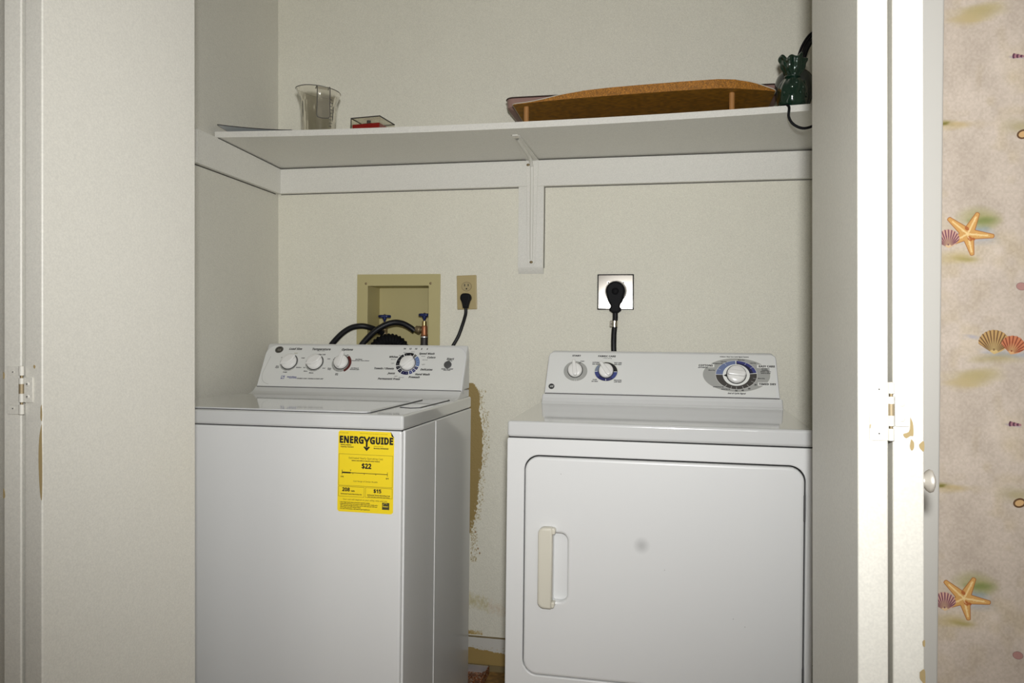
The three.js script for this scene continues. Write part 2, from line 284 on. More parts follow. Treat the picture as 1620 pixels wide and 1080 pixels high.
// casing around the opening: two legs and a head, each with an eased edge
{
  const lean = (m, y) => { m.rotation.z = 0.0019; return m; };
  struct('trim_1', box(JR + 0.004, 0.7278, 0, HEAD + 0.06, 1.148, 1.163, 0.004), M.trimPaint);
  struct('trim_2', box(-0.8428, JL - 0.004, 0, HEAD + 0.06, 1.148, 1.163, 0.004), M.trimPaint);
  struct('trim_3', box(JL - 0.004, JR + 0.004, HEAD + 0.002, HEAD + 0.06, 1.148, 1.163, 0.004), M.trimPaint);
  struct('trim_4', [box(JL - 0.012, JL, 0, HEAD, 1.03, 1.15), box(JR, JR + 0.012, 0, HEAD, 1.03, 1.15), box(JL, JR, HEAD, HEAD + 0.012, 1.03, 1.15)], M.doorPaint);
}
// baseboard at the back, its lower part bare
{
  const map = canvas(1024, 128, (g, W, H) => {
    g.fillStyle = 'rgb(208,206,198)'; g.fillRect(0, 0, W, H); g.fillStyle = 'rgb(164,138,82)'; seed = 21;
    g.beginPath(); g.moveTo(0, H); for (let x = 0; x <= W; x += 2) { const wx = XL + x / W * (XR - XL); g.lineTo(x, H * (0.36 + 1.3 * Math.max(-0.05, Math.min(0.12, wx + 0.335)) + 0.05 * rnd())); } g.lineTo(W, H); g.fill();
    for (let k = 0; k < 500; k++) { g.fillStyle = rnd() < 0.5 ? 'rgba(176,146,84,.5)' : 'rgba(150,118,62,.4)'; g.fillRect(rnd() * W, H * (0.3 + 0.2 * rnd()), 2, 2); }
  });
  const b = box(XL - 0.01, XR, 0.022, 0.112, 0, 0.012, 0.002), uv = b.attributes.uv, p = b.attributes.position;
  for (let i = 0; i < uv.count; i++) uv.setXY(i, (p.getX(i) - XL) / (XR - XL), (p.getY(i) - 0.022) / 0.09);
  struct('baseboard_back', b, std({ map, roughness: 0.6 }));
  struct('trim_5', [box(XL - 0.01, XR, 0, 0.0225, 0, 0.008), box(XL - 0.01, XR, 0.1118, 0.1126, 0, 0.0124)], M.lowTan);
}

// ---------------------------------------------------------------- bifold doors
function chip(parent, pts, z, mat = M.tan) { const s = new THREE.Shape(); s.moveTo(...pts[0]); s.splineThru([...pts.slice(1), pts[0]].map((p) => new THREE.Vector2(...p))); obj('paint_chip', metric(new THREE.ExtrudeGeometry(s, { depth: 0.0005, bevelEnabled: false, curveSegments: 3 })).translate(0, 0, z), mat, parent); }
function panel(parent, x0, x1, turn) {
  const g = box(x0, x1, -1.085, 0.925, -0.3556, 0, 0.0025);
  const c = (x0 + x1) / 2; g.translate(-c, 0, 0).rotateY(turn).translate(c, 0, 0);
  return obj('door_panel', g, M.doorPaint, parent);
}
function hinge(parent, wide, narrow, kx, yT, yB, mirror, worn) {
  const h = new THREE.Group(); h.name = 'hinge'; parent.add(h); const H = yT - yB, mid = (yT + yB) / 2;
  // wide leaf with a window in which the narrow leaf nests when the doors are flat
  const [wx0, wx1] = wide, s = rr(wx1 - wx0, H, 0.002, (wx0 + wx1) / 2, mid);
  const outer = extrude(s, 0.0022, 0.0006, 2, 5);
  obj('leaf', outer, M.doorPaint, h);
  const iw = wx1 - wx0 - 0.004; obj('leaf_step', extrude(rr(iw, H * 0.62, 0.001, wx1 - iw / 2 + (mirror ? 0 : 0.001), mid), 0.0014, 0.0005).translate(0, 0, 0.0016), M.doorPaint, h);
  const [nx0, nx1] = narrow; obj('leaf', extrude(rr(nx1 - nx0, H * 0.52, 0.0015, (nx0 + nx1) / 2, mid + 0.0005), 0.0024, 0.0006), M.doorPaint, h);
  for (const [a, b] of [[0.80, 1.0], [0.25, 0.755], [0.0, 0.21]]) obj('knuckle', cyl(0.0037, 0.0037, H * (b - a) - 0.0006, 16).translate(kx, yB + H * (a + b) / 2, 0.0022), M.doorPaint, h);
  obj('hinge_pin', cyl(0.0022, 0.0022, H, 12).translate(kx, mid, 0.002), M.oldBrass, h);
  if (worn) obj('bare_metal', cyl(0.00375, 0.00375, H * 0.2, 16).translate(kx, mid + H * 0.03, 0.0023), M.bareMetal, h);
  for (const [x, y] of [[(wx0 + wx1) / 2, yT - H * 0.125], [(wx0 + wx1) / 2, yB + H * 0.12]]) { obj('screw', cyl(0.0028, 0.0028, 0.001, 14).rotateX(Math.PI / 2).translate(x, y, 0.0024), M.doorPaint, h); obj('screw_hole', cyl(0.0009, 0.0009, 0.0006, 8).rotateX(Math.PI / 2).translate(x, y, 0.0029), M.gap, h); }
  for (const dy of [H * 0.13, -H * 0.13]) { const x = (nx0 + nx1) / 2 - (mirror ? 0 : 0.001); obj('screw', lathe([[0, 0.0012], [0.0022, 0.001], [0.0033, 0.0002], [0.0036, -0.0005]], 16).rotateX(Math.PI / 2).translate(x, mid + dy, 0.0026), M.doorPaint, h); if (!mirror) obj('screw_hole', cyl(0.0011, 0.0011, 0.0006, 8).rotateX(Math.PI / 2).translate(x, mid + dy, 0.0037), M.gap, h); }
  return h;
}
{
  const L = structGroup('door_1', [-0.642, 1.1, 1.484]); L.rotation.z = 0.0135;
  panel(L, -0.034, 0, -0.067); panel(L, -0.070, -0.0395, 0.06);
  hinge(L, [-0.062, -0.0405], [-0.0315, -0.0165], -0.0360, -0.046, -0.1205, false, true);
  chip(L, [[-0.001, -0.105], [0.0, -0.118], [-0.0006, -0.13], [-0.0028, -0.125], [-0.0025, -0.11]], 0.0013);
  chip(L, [[-0.0008, -0.135], [0.0002, -0.2], [-0.0005, -0.25], [-0.004, -0.235], [-0.0062, -0.19], [-0.0048, -0.155]], 0.0013);
  chip(L, [[-0.0145, -0.044], [-0.012, -0.046], [-0.0135, -0.05], [-0.0155, -0.047]], 0.0013);
  chip(L, [[-0.0695, -0.055], [-0.0675, -0.058], [-0.0675, -0.064], [-0.0695, -0.066]], 0.0013);
  chip(L, [[-0.0695, -0.235], [-0.067, -0.24], [-0.0665, -0.248], [-0.0695, -0.25]], 0.0013);
  const R = structGroup('door_2', [0.5296, 1.1, 1.47]); R.rotation.z = 0.0105;
  panel(R, 0, 0.0353, -0.032); panel(R, 0.0408, 0.0767, -0.03);
  hinge(R, [0.0130, 0.0353], [0.0425, 0.0592], 0.0382, -0.0465, -0.1195, true, true);
  const k = obj('door_knob', lathe([[0.009, 0], [0.0085, 0.004], [0.0065, 0.007], [0.0075, 0.010], [0.0125, 0.0135], [0.0148, 0.017], [0.0140, 0.0195], [0.010, 0.0215], [0, 0.0222]], 36).rotateZ(-Math.PI / 2).translate(0.0767, -0.174, -0.035), M.nickel, R);
  k.userData.label = 'round nickel door knob';
  chip(R, [[0.0605, -0.09], [0.0635, -0.098], [0.064, -0.112], [0.0605, -0.113], [0.0555, -0.116], [0.0525, -0.111], [0.0595, -0.107]], 0.0008);
  chip(R, [[0.0615, -0.117], [0.0645, -0.121], [0.0645, -0.128], [0.0620, -0.131], [0.0600, -0.126]], 0.0008);
  chip(R, [[0.0705, -0.1235], [0.0755, -0.119], [0.0765, -0.126], [0.0755, -0.132], [0.0715, -0.128]], 0.0008);
  chip(R, [[0.0742, -0.366], [0.0768, -0.364], [0.0768, -0.372], [0.0745, -0.371]], 0.0008);
  chip(R, [[0.071, -0.404], [0.0768, -0.401], [0.0768, -0.425], [0.0745, -0.417], [0.0712, -0.412]], 0.0008);
  chip(R, [[0.0135, -0.1], [0.0145, -0.099], [0.0142, -0.104], [0.0133, -0.104]], 0.0024);
}

// ---------------------------------------------------------------- shelf with cleats and bracket
const shelfY = (x) => { const u = (x + 0.19) / 0.86; return 1.7 + 0.0125 * Math.min(1.4, u * u); };   // underside along the front edge
const SHELF_T = 0.018, ZF = 0.388, XS0 = -1.056;
const topAt = (x, z) => 1.702 + (shelfY(x) - 1.702) * (z / ZF) + SHELF_T;
{
  const t = thing('wall_shelf', 'long white painted shelf board on cleats above the washer and dryer', 'shelf', [0, 0, 0]);
  const g = new THREE.BoxGeometry(XR - XS0 - 0.003, SHELF_T, ZF, 40, 1, 6); g.translate((XR + XS0) / 2, 0, ZF / 2); const p = g.attributes.position;
  for (let i = 0; i < p.count; i++) p.setY(i, p.getY(i) - SHELF_T / 2 + topAt(p.getX(i), p.getZ(i)) + 0);
  g.computeVertexNormals(); obj('shelf_board', metric(toCreasedNormals(g, 0.5)), M.shelfPaint, t);
  obj('cleat', box(XL, XR - 0.002, 1.613, 1.6990, 0.0004, 0.019, 0.001), M.shelfPaint, t);
  const lc = obj('cleat', metric(extrude(poly([[0.0195, -0.0442], [ZF + 0.1, -0.0442], [ZF + 0.1, 0.0545], [ZF, 0.0535], [0.0195, 0.0425]]), 0.0185, 0.0006).rotateY(-Math.PI / 2).translate(0.0195, 0, 0)), M.shelfPaint, t); lc.position.set(XL - 0.0078, 1.657, 0); lc.rotation.y = -0.028;
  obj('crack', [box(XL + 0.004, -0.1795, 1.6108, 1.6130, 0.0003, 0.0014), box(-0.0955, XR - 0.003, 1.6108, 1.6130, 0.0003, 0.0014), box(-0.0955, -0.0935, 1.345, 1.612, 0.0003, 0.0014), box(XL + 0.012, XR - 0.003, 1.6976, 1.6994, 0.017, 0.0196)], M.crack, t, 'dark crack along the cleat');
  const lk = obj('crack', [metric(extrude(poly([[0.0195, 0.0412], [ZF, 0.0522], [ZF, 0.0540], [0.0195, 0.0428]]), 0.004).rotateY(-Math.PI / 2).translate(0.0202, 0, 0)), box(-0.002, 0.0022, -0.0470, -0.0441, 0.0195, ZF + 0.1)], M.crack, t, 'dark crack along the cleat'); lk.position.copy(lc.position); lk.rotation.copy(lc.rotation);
  // backing board with an end cut back at an angle
  const s = poly([[0.0004, 1.326], [0.004, 1.326], [0.0185, 1.3445], [0.019, 1.347], [0.019, 1.6125], [0.0004, 1.6125]]);
  obj('support_board', metric(extrude(s, 0.084).rotateY(-Math.PI / 2).translate(-0.0955, 0, 0)), M.shelfPaint, t);
  // pressed steel bracket: ribbed upright, ribbed arm, rounded knee
  const up = extrude(poly([[-0.0105, 1.366], [-0.006, 1.355], [0.006, 1.355], [0.0105, 1.366], [0.0135, 1.60], [0.0165, 1.692], [-0.0165, 1.692], [-0.0135, 1.60]]), 0.003, 0.0008);
  const arm = extrude(poly([[-0.016, 0.02], [0.016, 0.02], [0.0105, 0.27], [0.0105, 0.315], [0.006, 0.325], [-0.006, 0.325], [-0.0105, 0.315], [-0.0105, 0.27]]), 0.003, 0.0008).rotateX(Math.PI / 2);
  const rib1 = tube([[0, 1.37, 0.0215], [0, 1.50, 0.024], [0, 1.64, 0.026], [0, 1.675, 0.03]], 0.0042, 24, 10);
  const rib2 = tube([[0, 1.675, 0.03], [0, 1.692, 0.055], [0, 1.6965, 0.15], [0, 1.697, 0.29]], 0.0042, 24, 10);
  const fix = (q) => { q.setAttribute('uv', new THREE.BufferAttribute(new Float32Array(q.attributes.position.count * 2), 2)); return q; };
  const br = obj('shelf_bracket', [up.translate(0, 0, 0.0192), arm.translate(0, 1.7003, 0), fix(rib1), fix(rib2)], M.shelfPaint, t); br.position.x = -0.1345; br.scale.x = 1.3;
  obj('screw', lathe([[0, 0.004], [0.004, 0.0034], [0.0065, 0.0008], [0.007, 0]], 20).rotateX(Math.PI).translate(0, 1.6975, 0.312), M.nickel, br);
  obj('screw', lathe([[0, 0.0025], [0.003, 0.002], [0.0045, 0]], 16).rotateX(Math.PI / 2).translate(0, 1.3625, 0.022), M.oldBrass, br);
  obj('screw', lathe([[0, 0.0025], [0.003, 0.002], [0.0045, 0]], 16).rotateX(Math.PI / 2).translate(-0.0105, 1.683, 0.022), M.oldBrass, br);
}

// ---------------------------------------------------------------- knobs shared by both machines
const onFace = (A, B) => {                                          // group in the plane of a control face: x along, y up the slope, z out
  const g = new THREE.Group(); g.position.set(0, A[0], A[1]); g.rotation.x = -Math.atan2(-(B[1] - A[1]), B[0] - A[0]); return g;
};
function knobOn(parent, name, x, s, r, angle, kind, F) {
  const k = new THREE.Group(); k.name = name; k.position.set(x, s, 0).applyMatrix4(F); k.quaternion.setFromRotationMatrix(F); k.rotateZ(angle); parent.add(k);
  const z = 0.0008, h = 0.013;
  obj('knob_base_ring', new THREE.CylinderGeometry(r * 1.07, r * 1.07, 0.0016, 36).rotateX(Math.PI / 2).translate(0, 0, z), M.black, k);  // thin black disc showing as a ring around the cap
  obj('knob_cap', lathe([[r * 0.995, 0.001], [r, 0.003], [r * 0.96, h * 0.7], [r * 0.86, h * 0.95], [r * 0.5, h * 1.02], [0, h * 1.04]], 40).rotateX(Math.PI / 2).translate(0, 0, z), M.knob, k);
  const grip = kind === 'leaf'
    ? (() => { const s2 = new THREE.Shape(); s2.moveTo(0, -r * 1.02); s2.quadraticCurveTo(r * 0.62, -r * 0.35, r * 0.5, r * 0.35); s2.quadraticCurveTo(r * 0.36, r * 0.9, 0, r * 1.1); s2.quadraticCurveTo(-r * 0.36, r * 0.9, -r * 0.5, r * 0.35); s2.quadraticCurveTo(-r * 0.62, -r * 0.35, 0, -r * 1.02); return extrude(s2, 0.011, 0.004, 4, 10).translate(0, 0, h * 0.8); })()
    : kind === 'bar' ? extrude(rr(r * 0.62, r * 1.96, r * 0.3), 0.017, 0.0048, 4).translate(0, 0, h * 0.55)
      : (() => { const s2 = new THREE.Shape(); s2.moveTo(-r * 0.2, r * 1.3); s2.lineTo(r * 0.2, r * 1.3); s2.lineTo(r * 0.32, -r * 0.6); s2.quadraticCurveTo(r * 0.28, -r * 0.92, 0, -r * 0.94); s2.quadraticCurveTo(-r * 0.28, -r * 0.92, -r * 0.32, -r * 0.6); s2.closePath(); return extrude(s2, 0.017, 0.0035, 4, 10).translate(0, 0, h * 0.5); })();
  obj('grip', grip, M.knob, k);
  if (kind === 'pointer') obj('pointer_tip', extrude(rr(r * 0.22, r * 0.12, r * 0.05, 0, r * 1.28), 0.006, 0.0008).translate(0, 0, h * 0.6), M.black, k);
  return k;
}
function faceTexture(w, L, dots, draw) {
  const W = 2048, S = W / w, H = Math.round(L * S);
  return canvas(W, H, (g) => { g.fillStyle = 'rgb(232,232,229)'; g.fillRect(0, 0, W, H); draw(g, (x) => (x + w / 2) * S, (s) => H - s * S, S); });
}
function text(g, str, x, y, size, o = {}) {
  g.save(); g.translate(x, y); if (o.rot) g.rotate(o.rot); g.font = `${o.style || 'bold italic'} ${size}px ${o.font || 'sans-serif'}`; g.textAlign = o.align || 'center'; g.textBaseline = 'middle'; g.fillStyle = o.color || 'rgb(24,24,26)';
  if (o.sx) g.scale(o.sx, 1); g.fillText(str, 0, 0); if ((o.style ?? 'bold').includes('bold')) { g.strokeStyle = g.fillStyle; g.lineWidth = size * 0.055; g.lineJoin = 'round'; g.strokeText(str, 0, 0); } g.restore();
}
function sector(g, x, y, r0, r1, a0, a1, color, ky = 1) { g.save(); g.translate(x, y); g.scale(1, ky); g.fillStyle = color; g.beginPath(); g.arc(0, 0, r1, a0, a1); g.arc(0, 0, r0, a1, a0, true); g.closePath(); g.fill(); g.restore(); }
const D = Math.PI / 180;

// ---------------------------------------------------------------- washing machine
{
  const t = thing('washing_machine', 'white top-loading washing machine with three small knobs, one large dial and a yellow energy label', 'washing machine', [-0.626, 0, 0.8473], 0.0052);
  // painted steel sides and back, proud of the front panel's return
  obj('cabinet', [box(-0.343, 0.343, 0.03, 0.8942, -0.64, -0.014, 0.003), box(0.3415, 0.3445, 0.03, 0.892, -0.26, -0.257, 0.001)], M.enamel, t);
  obj('front_panel', box(-0.3395, 0.3395, 0.04, 0.8938, -0.03, 0, 0.005), M.enamel, t);
  obj('seam_strip', box(-0.338, 0.338, 0.88, 0.90, -0.635, -0.006), M.gap, t);
  for (const x of [-0.3, 0.3]) for (const z of [-0.07, -0.58]) obj('foot', cyl(0.02, 0.024, 0.032, 18).translate(x, 0.016, z), M.rubber, t);
  obj('top_deck', box(-0.343, 0.343, 0.8957, 0.93, -0.64, 0.0015, 0.006), M.shadedTopEnamel, t);
  // lid: proud slab with rounded corners in a dark gap
  obj('lid_gap', extrude(rr(0.5915, 0.4360, 0.0205, -0.0458, 0.2395), 0.0010).rotateX(-Math.PI / 2).translate(0, 0.9298, 0), M.gap, t);
  const lid = obj('lid', extrude(rr(0.59, 0.435, 0.02, -0.046, 0.239), 0.0042, 0.0020, 3).rotateX(-Math.PI / 2).translate(0, 0.9302, 0), M.shadedTopEnamel, t);
  obj('dispenser_gap', extrude(poly([[0.266, 0.196], [0.298, 0.186], [0.319, 0.205], [0.326, 0.455], [0.316, 0.48], [0.302, 0.50], [0.272, 0.512], [0.262, 0.49]]), 0.001).rotateX(-Math.PI / 2).translate(0, 0.9300, 0), M.gap, t);
  obj('dispenser_cover', extrude(poly([[0.269, 0.200], [0.297, 0.190], [0.3165, 0.207], [0.3235, 0.454], [0.3135, 0.477], [0.301, 0.497], [0.2735, 0.508], [0.265, 0.49]]), 0.0022, 0.0006).rotateX(-Math.PI / 2).translate(0, 0.9300, 0), M.shadedTopEnamel, t);
  // console: swept base and leaning control box
  const A = [0.953, -0.5423], B = [1.08, -0.6093], L = 0.1436;
  const prof = new THREE.Shape(); prof.moveTo(-0.64, 0.9295); prof.lineTo(-0.468, 0.9295); prof.quadraticCurveTo(-0.508, 0.931, -0.530, 0.943); prof.lineTo(A[1] + 0.0005, A[0] - 0.0012); prof.lineTo(-0.64, 0.9515); prof.closePath();
  obj('console_base', metric(extrude(prof, 0.664, 0.003, 3).rotateY(-Math.PI / 2).translate(0.336, 0, 0)), M.plastic, t);
  const F = (() => { const g = onFace(A, B); g.updateMatrix(); return g.matrix.clone(); })();
  const side = new THREE.Shape(); side.moveTo(A[1] - 0.003, A[0] + 0.001); side.lineTo(B[1] - 0.003, B[0] + 0.001); side.quadraticCurveTo(B[1] - 0.007, B[0] + 0.0075, B[1] - 0.016, B[0] + 0.006); side.lineTo(-0.64, 1.06); side.lineTo(-0.64, 0.954); side.closePath();
  const outline = rr(0.662, L + 0.004, [0.004, 0.004, 0.036, 0.036], 0.0065, L / 2 + 0.002);
  obj('console', [metric(extrude(outline, 0.03, 0.003, 3).translate(0, 0, -0.0305).applyMatrix4(F)), metric(extrude(side, 0.661, 0.006, 4).rotateY(-Math.PI / 2).translate(0.337, 0, 0))], M.plastic, t);
  obj('seam_line', box(-0.322, 0.335, A[0] - 0.0022, A[0] + 0.0002, A[1] - 0.02, A[1] + 0.0012), M.crack, t);
  const w = 0.652, tex = faceTexture(w, L, 0, (g, X0, Y, S) => {
    const X = (x) => X0(x - 0.0065);
    g.strokeStyle = 'rgba(190,190,186,.9)'; g.lineWidth = 4; g.beginPath(); g.moveTo(X(-0.285), Y(0.008)); g.quadraticCurveTo(X(-0.318), Y(0.012), X(-0.314), Y(0.05)); g.lineTo(X(-0.302), Y(0.105)); g.stroke();
    // round badge
    g.fillStyle = 'rgb(52,50,46)'; g.beginPath(); g.ellipse(X(-0.2795), Y(0.1285), 0.0140 * S, 0.0118 * S, -0.15, 0, 7); g.fill(); g.strokeStyle = 'rgb(150,146,136)'; g.lineWidth = 3; g.beginPath(); g.ellipse(X(-0.2795), Y(0.1285), 0.0118 * S, 0.0098 * S, -0.15, 0, 7); g.stroke();
    text(g, 'GE', X(-0.2795), Y(0.128), 30, { font: 'serif', style: 'italic bold', color: 'rgb(150,146,136)' });
    for (const [s, x, y] of [['Load Size', -0.2245, 0.1322], ['Temperature', -0.137, 0.1322], ['Options', -0.050, 0.1322]]) text(g, s, X(x), Y(y), 31);
    text(g, 'Wash / Rinse', X(-0.137), Y(0.1262), 14, { style: 'italic' });
    for (const x of [-0.2345, -0.1478, -0.0598]) {
      g.fillStyle = 'rgb(168,168,164)'; g.beginPath(); g.arc(X(x - 0.0005), Y(0.0845), 0.0302 * S, 0, 7); g.fill();
      g.strokeStyle = 'rgb(240,240,238)'; g.lineWidth = 3; for (const a of [30, 60, 90, 120, 150]) { g.beginPath(); g.moveTo(X(x) + Math.cos(a * D) * 0.027 * S, Y(0.0845) + Math.sin(a * D) * 0.027 * S); g.lineTo(X(x) + Math.cos(a * D) * 0.0302 * S, Y(0.0845) + Math.sin(a * D) * 0.0302 * S); g.stroke(); }
    }
    sector(g, X(-0.060), Y(0.0845), 0.0255 * S, 0.0335 * S, -52 * D, 62 * D, 'rgb(92,34,34)');
    const tiny = (s, x, y, o = {}) => text(g, s, X(x), Y(y), o.z || 14, { style: 'bold italic', ...o });
    tiny('PRESET', -0.219, 0.1165, { color: 'rgb(130,112,50)', z: 12, style: 'italic' }); tiny('Small', -0.2595, 0.1005); tiny('Large', -0.1915, 0.1005); tiny('Mini', -0.271, 0.07, { z: 15 }); tiny('Super', -0.271, 0.0655, { z: 15 }); tiny('Medium', -0.198, 0.067); tiny('Large', -0.240, 0.050, { z: 16 });
    tiny('Tap Cold', -0.130, 0.1133, { z: 17 }); tiny('Hot', -0.179, 0.067); tiny('Cold', -0.1045, 0.0985); tiny('Cool', -0.114, 0.066); tiny('Warm', -0.172, 0.0545); tiny('Warm', -0.152, 0.049, { z: 16 });
    tiny('On', -0.0445, 0.113); tiny('Pre', -0.083, 0.1015); tiny('wash', -0.084, 0.0975); tiny('Rinse', -0.095, 0.066); tiny('Only', -0.095, 0.0617); tiny('Spin', -0.067, 0.0485); tiny('Only', -0.067, 0.0442);
    tiny('2nd Rinse', -0.005, 0.0985, { z: 15 }); tiny('Extended Spin / Fabric Softener', 0.0015, 0.094, { z: 12, style: 'italic bold' }); tiny('2nd Rinse &', -0.012, 0.068, { z: 14 }); tiny('Extended Spin', -0.012, 0.0635, { z: 14 });
    // blue agitation mark and motto
    g.strokeStyle = 'rgb(70,72,140)'; g.lineWidth = 4; g.strokeRect(X(-0.248), Y(0.0365), 0.0095 * S, 0.0095 * S); g.beginPath(); g.moveTo(X(-0.249), Y(0.026)); g.lineTo(X(-0.237), Y(0.038)); g.stroke();
    tiny('HydroWave', -0.2135, 0.034, { color: 'rgb(58,58,120)', z: 18 }); tiny('WASH SYSTEM', -0.2085, 0.0295, { color: 'rgb(90,90,140)', z: 12 });
    text(g, 'DOUBLE LOAD / DOUBLE ACTION LINT', X(-0.151), Y(0.029), 15, { style: 'bold italic' });
    // cycle dial
    const cx = X(0.1565), cy = Y(0.0862), seg = (a0, a1, c) => sector(g, cx, cy, 0.0262 * S, 0.0375 * S, a0 * D, a1 * D, c);
    g.fillStyle = 'rgb(240,240,238)'; g.beginPath(); g.arc(cx, cy, 0.039 * S, 0, 7); g.fill();
    seg(-62, -48, 'rgb(112,112,108)'); seg(-44, 14, 'rgb(108,132,180)'); seg(18, 34, 'rgb(46,50,98)'); seg(38, 53, 'rgb(58,64,120)'); seg(57, 73, 'rgb(66,76,136)'); seg(78, 118, 'rgb(26,26,76)'); seg(122, 141, 'rgb(22,22,46)'); seg(146, 164, 'rgb(20,20,34)'); seg(169, 238, 'rgb(16,16,26)'); seg(243, 294, 'rgb(12,12,20)');
    g.fillStyle = 'rgba(220,220,225,.75)'; for (const a of [-30, -15, 0, 26, 45, 65, 88, 106, 131, 155, 178, 200, 224, 252, 276]) { g.beginPath(); g.arc(cx + Math.cos(a * D) * 0.032 * S, cy + Math.sin(a * D) * 0.032 * S, 4, 0, 7); g.fill(); }
    [14, 12, 10, 8, 6].forEach((n, i) => text(g, String(n), X(0.1375 + i * 0.0182), Y(0.1372), 22));
    const lab = (s, x, y, z = 26, al = 'center') => text(g, s, X(x), Y(y), z, { align: al });
    lab('Speed Wash', 0.1865, 0.1215, 27, 'left'); lab('Colors', 0.2145, 0.1088, 27, 'left'); lab('Delicates', 0.199, 0.0672, 27, 'left'); lab('Hand Wash', 0.1850, 0.0512, 27, 'left'); lab('Prewash', 0.166, 0.0412, 27, 'left'); lab('Permanent Press', 0.140, 0.034, 27, 'right'); lab('Jeans', 0.1205, 0.0530, 27, 'right'); lab('Towels / Sheets', 0.1145, 0.0685, 27, 'right'); lab('Whites', 0.121, 0.1088, 27, 'right');
    const sm = (s, x, y) => text(g, s, X(x), Y(y), 15, { style: 'italic', color: 'rgb(70,70,70)' });
    sm('Heavy', 0.142, 0.1245); sm('Extra', 0.166, 0.127); sm('Normal', 0.1075, 0.1); sm('Light', 0.1075, 0.087); sm('Heavy', 0.2015, 0.113); sm('Normal', 0.209, 0.1); sm('Light', 0.206, 0.085); sm('Light', 0.125, 0.0435); sm('Normal', 0.143, 0.0395); sm('Max', 0.127, 0.114);
    lab('Start', 0.288, 0.1045, 30); text(g, 'Pull to', X(0.288), Y(0.0985), 15); text(g, 'PUSH TO STOP', X(0.283), Y(0.0705), 17); text(g, 'AND START', X(0.283), Y(0.0665), 13);
  });
  const face = extrude(rr(w, L - 0.002, [0.002, 0.002, 0.032, 0.032], 0.0065, L / 2), 0.001).translate(0, 0, -0.0002); { const uv = face.attributes.uv, p = face.attributes.position; for (let i = 0; i < uv.count; i++) uv.setXY(i, (p.getX(i) - 0.0065) / w + 0.5, p.getY(i) / L); }
  obj('control_panel', face.applyMatrix4(F), phys({ map: tex, color: rgb(0.92, 0.925, 0.915), roughness: 0.35, clearcoat: 0.2, clearcoatRoughness: 0.2 }), t);
  knobOn(t, 'knob', -0.2345, 0.0862, 0.0255, -52 * D, 'leaf', F); knobOn(t, 'knob', -0.1478, 0.0862, 0.0255, -58 * D, 'leaf', F); knobOn(t, 'knob', -0.0598, 0.087, 0.0228, -8 * D, 'pointer', F);
  knobOn(t, 'cycle_dial', 0.1565, 0.0870, 0.0238, -48 * D, 'bar', F);
  const b = obj('start_button', lathe([[0.0118, 0], [0.0118, 0.003], [0.010, 0.0045], [0, 0.0048]], 30).rotateX(Math.PI / 2).translate(0.2835, 0.0842, 0.0006).applyMatrix4(F), M.darkGrey, t);
  // energy label: dog-eared yellow sticker
  const lx0 = 0.1862, lw = 0.1345, ly0 = 0.7058, lh = 0.186;
  const lab = canvas(1080, 1494, (g, W, H) => {
    g.fillStyle = 'rgb(243,214,28)'; g.fillRect(0, 0, W, H); const K = 'rgb(22,20,14)'; const tx = (s, x, y, z, o = {}) => text(g, s, x, y, z, { style: 'bold', color: K, ...o });
    const thin = { style: 'normal' };
    tx('U.S. Government', 110, 42, 22, thin); tx('Federal law prohibits removal of this label before consumer purchase.', 690, 42, 17, thin);
    const fit = (str, x0, x1, y, size) => { g.save(); g.font = `bold ${size}px sans-serif`; g.textAlign = 'left'; g.textBaseline = 'alphabetic'; g.translate(x0, y); g.scale((x1 - x0) / g.measureText(str).width, 1); g.fillStyle = g.strokeStyle = K; g.lineWidth = 12; g.lineJoin = 'miter'; g.fillText(str, 0, 0); g.strokeText(str, 0, 0); g.restore(); };
    fit('ENERG', 16, 500, 226, 172); fit('GUIDE', 612, 1066, 226, 172); g.strokeStyle = K; g.lineWidth = 36; g.lineCap = 'butt'; g.beginPath(); g.moveTo(498, 100); g.lineTo(554, 190); g.lineTo(610, 100); g.stroke();
    g.fillStyle = K; g.fillRect(537, 180, 34, 112); g.beginPath(); g.moveTo(490, 290); g.lineTo(554, 362); g.lineTo(618, 290); g.lineTo(590, 276); g.lineTo(571, 296); g.lineTo(537, 296); g.lineTo(518, 276); g.fill();
    tx('Clothes Washer', 45, 262, 28, { align: 'left' }); tx('Capacity: Standard', 45, 298, 28, { align: 'left' }); tx('General Electric', 690, 270, 26, { align: 'left', style: 'normal' }); tx('Model(s) WHRE5550', 690, 306, 30, { align: 'left' });
    g.strokeStyle = 'rgb(120,104,20)'; g.lineWidth = 6; g.strokeRect(18, 432, 1040, 578); g.strokeRect(18, 1030, 500, 182); g.strokeRect(545, 1030, 513, 182);
    tx('Estimated Yearly Operating Cost', 540, 500, 46, { style: 'normal' }); tx('(when used with an electric water heater)', 540, 545, 27); tx('$22', 556, 640, 128, { sx: 0.9 });
    g.fillStyle = K; g.fillRect(80, 768, 880, 11); g.fillRect(80, 760, 170, 26); g.fillRect(78, 725, 9, 85); g.fillRect(958, 735, 9, 75); for (const x of [290, 512, 734]) g.fillRect(x, 775, 8, 22); g.beginPath(); g.moveTo(248, 742); g.lineTo(236, 718); g.lineTo(260, 718); g.fill();
    tx('$10', 85, 850, 34); tx('$71', 962, 850, 34); tx('Cost Range of Similar Models', 540, 925, 36, { style: 'normal' });
    tx('208', 165, 1085, 92); tx('kWh', 300, 1108, 34); tx('Estimated Yearly Electricity Use', 268, 1165, 27); tx('$15', 775, 1088, 92); tx('Estimated Yearly Operating Cost', 800, 1165, 28); tx('(when used with a natural gas water heater)', 800, 1196, 20);
    tx('Your cost will depend on your utility rates and use.', 540, 1265, 38, { style: 'normal' });
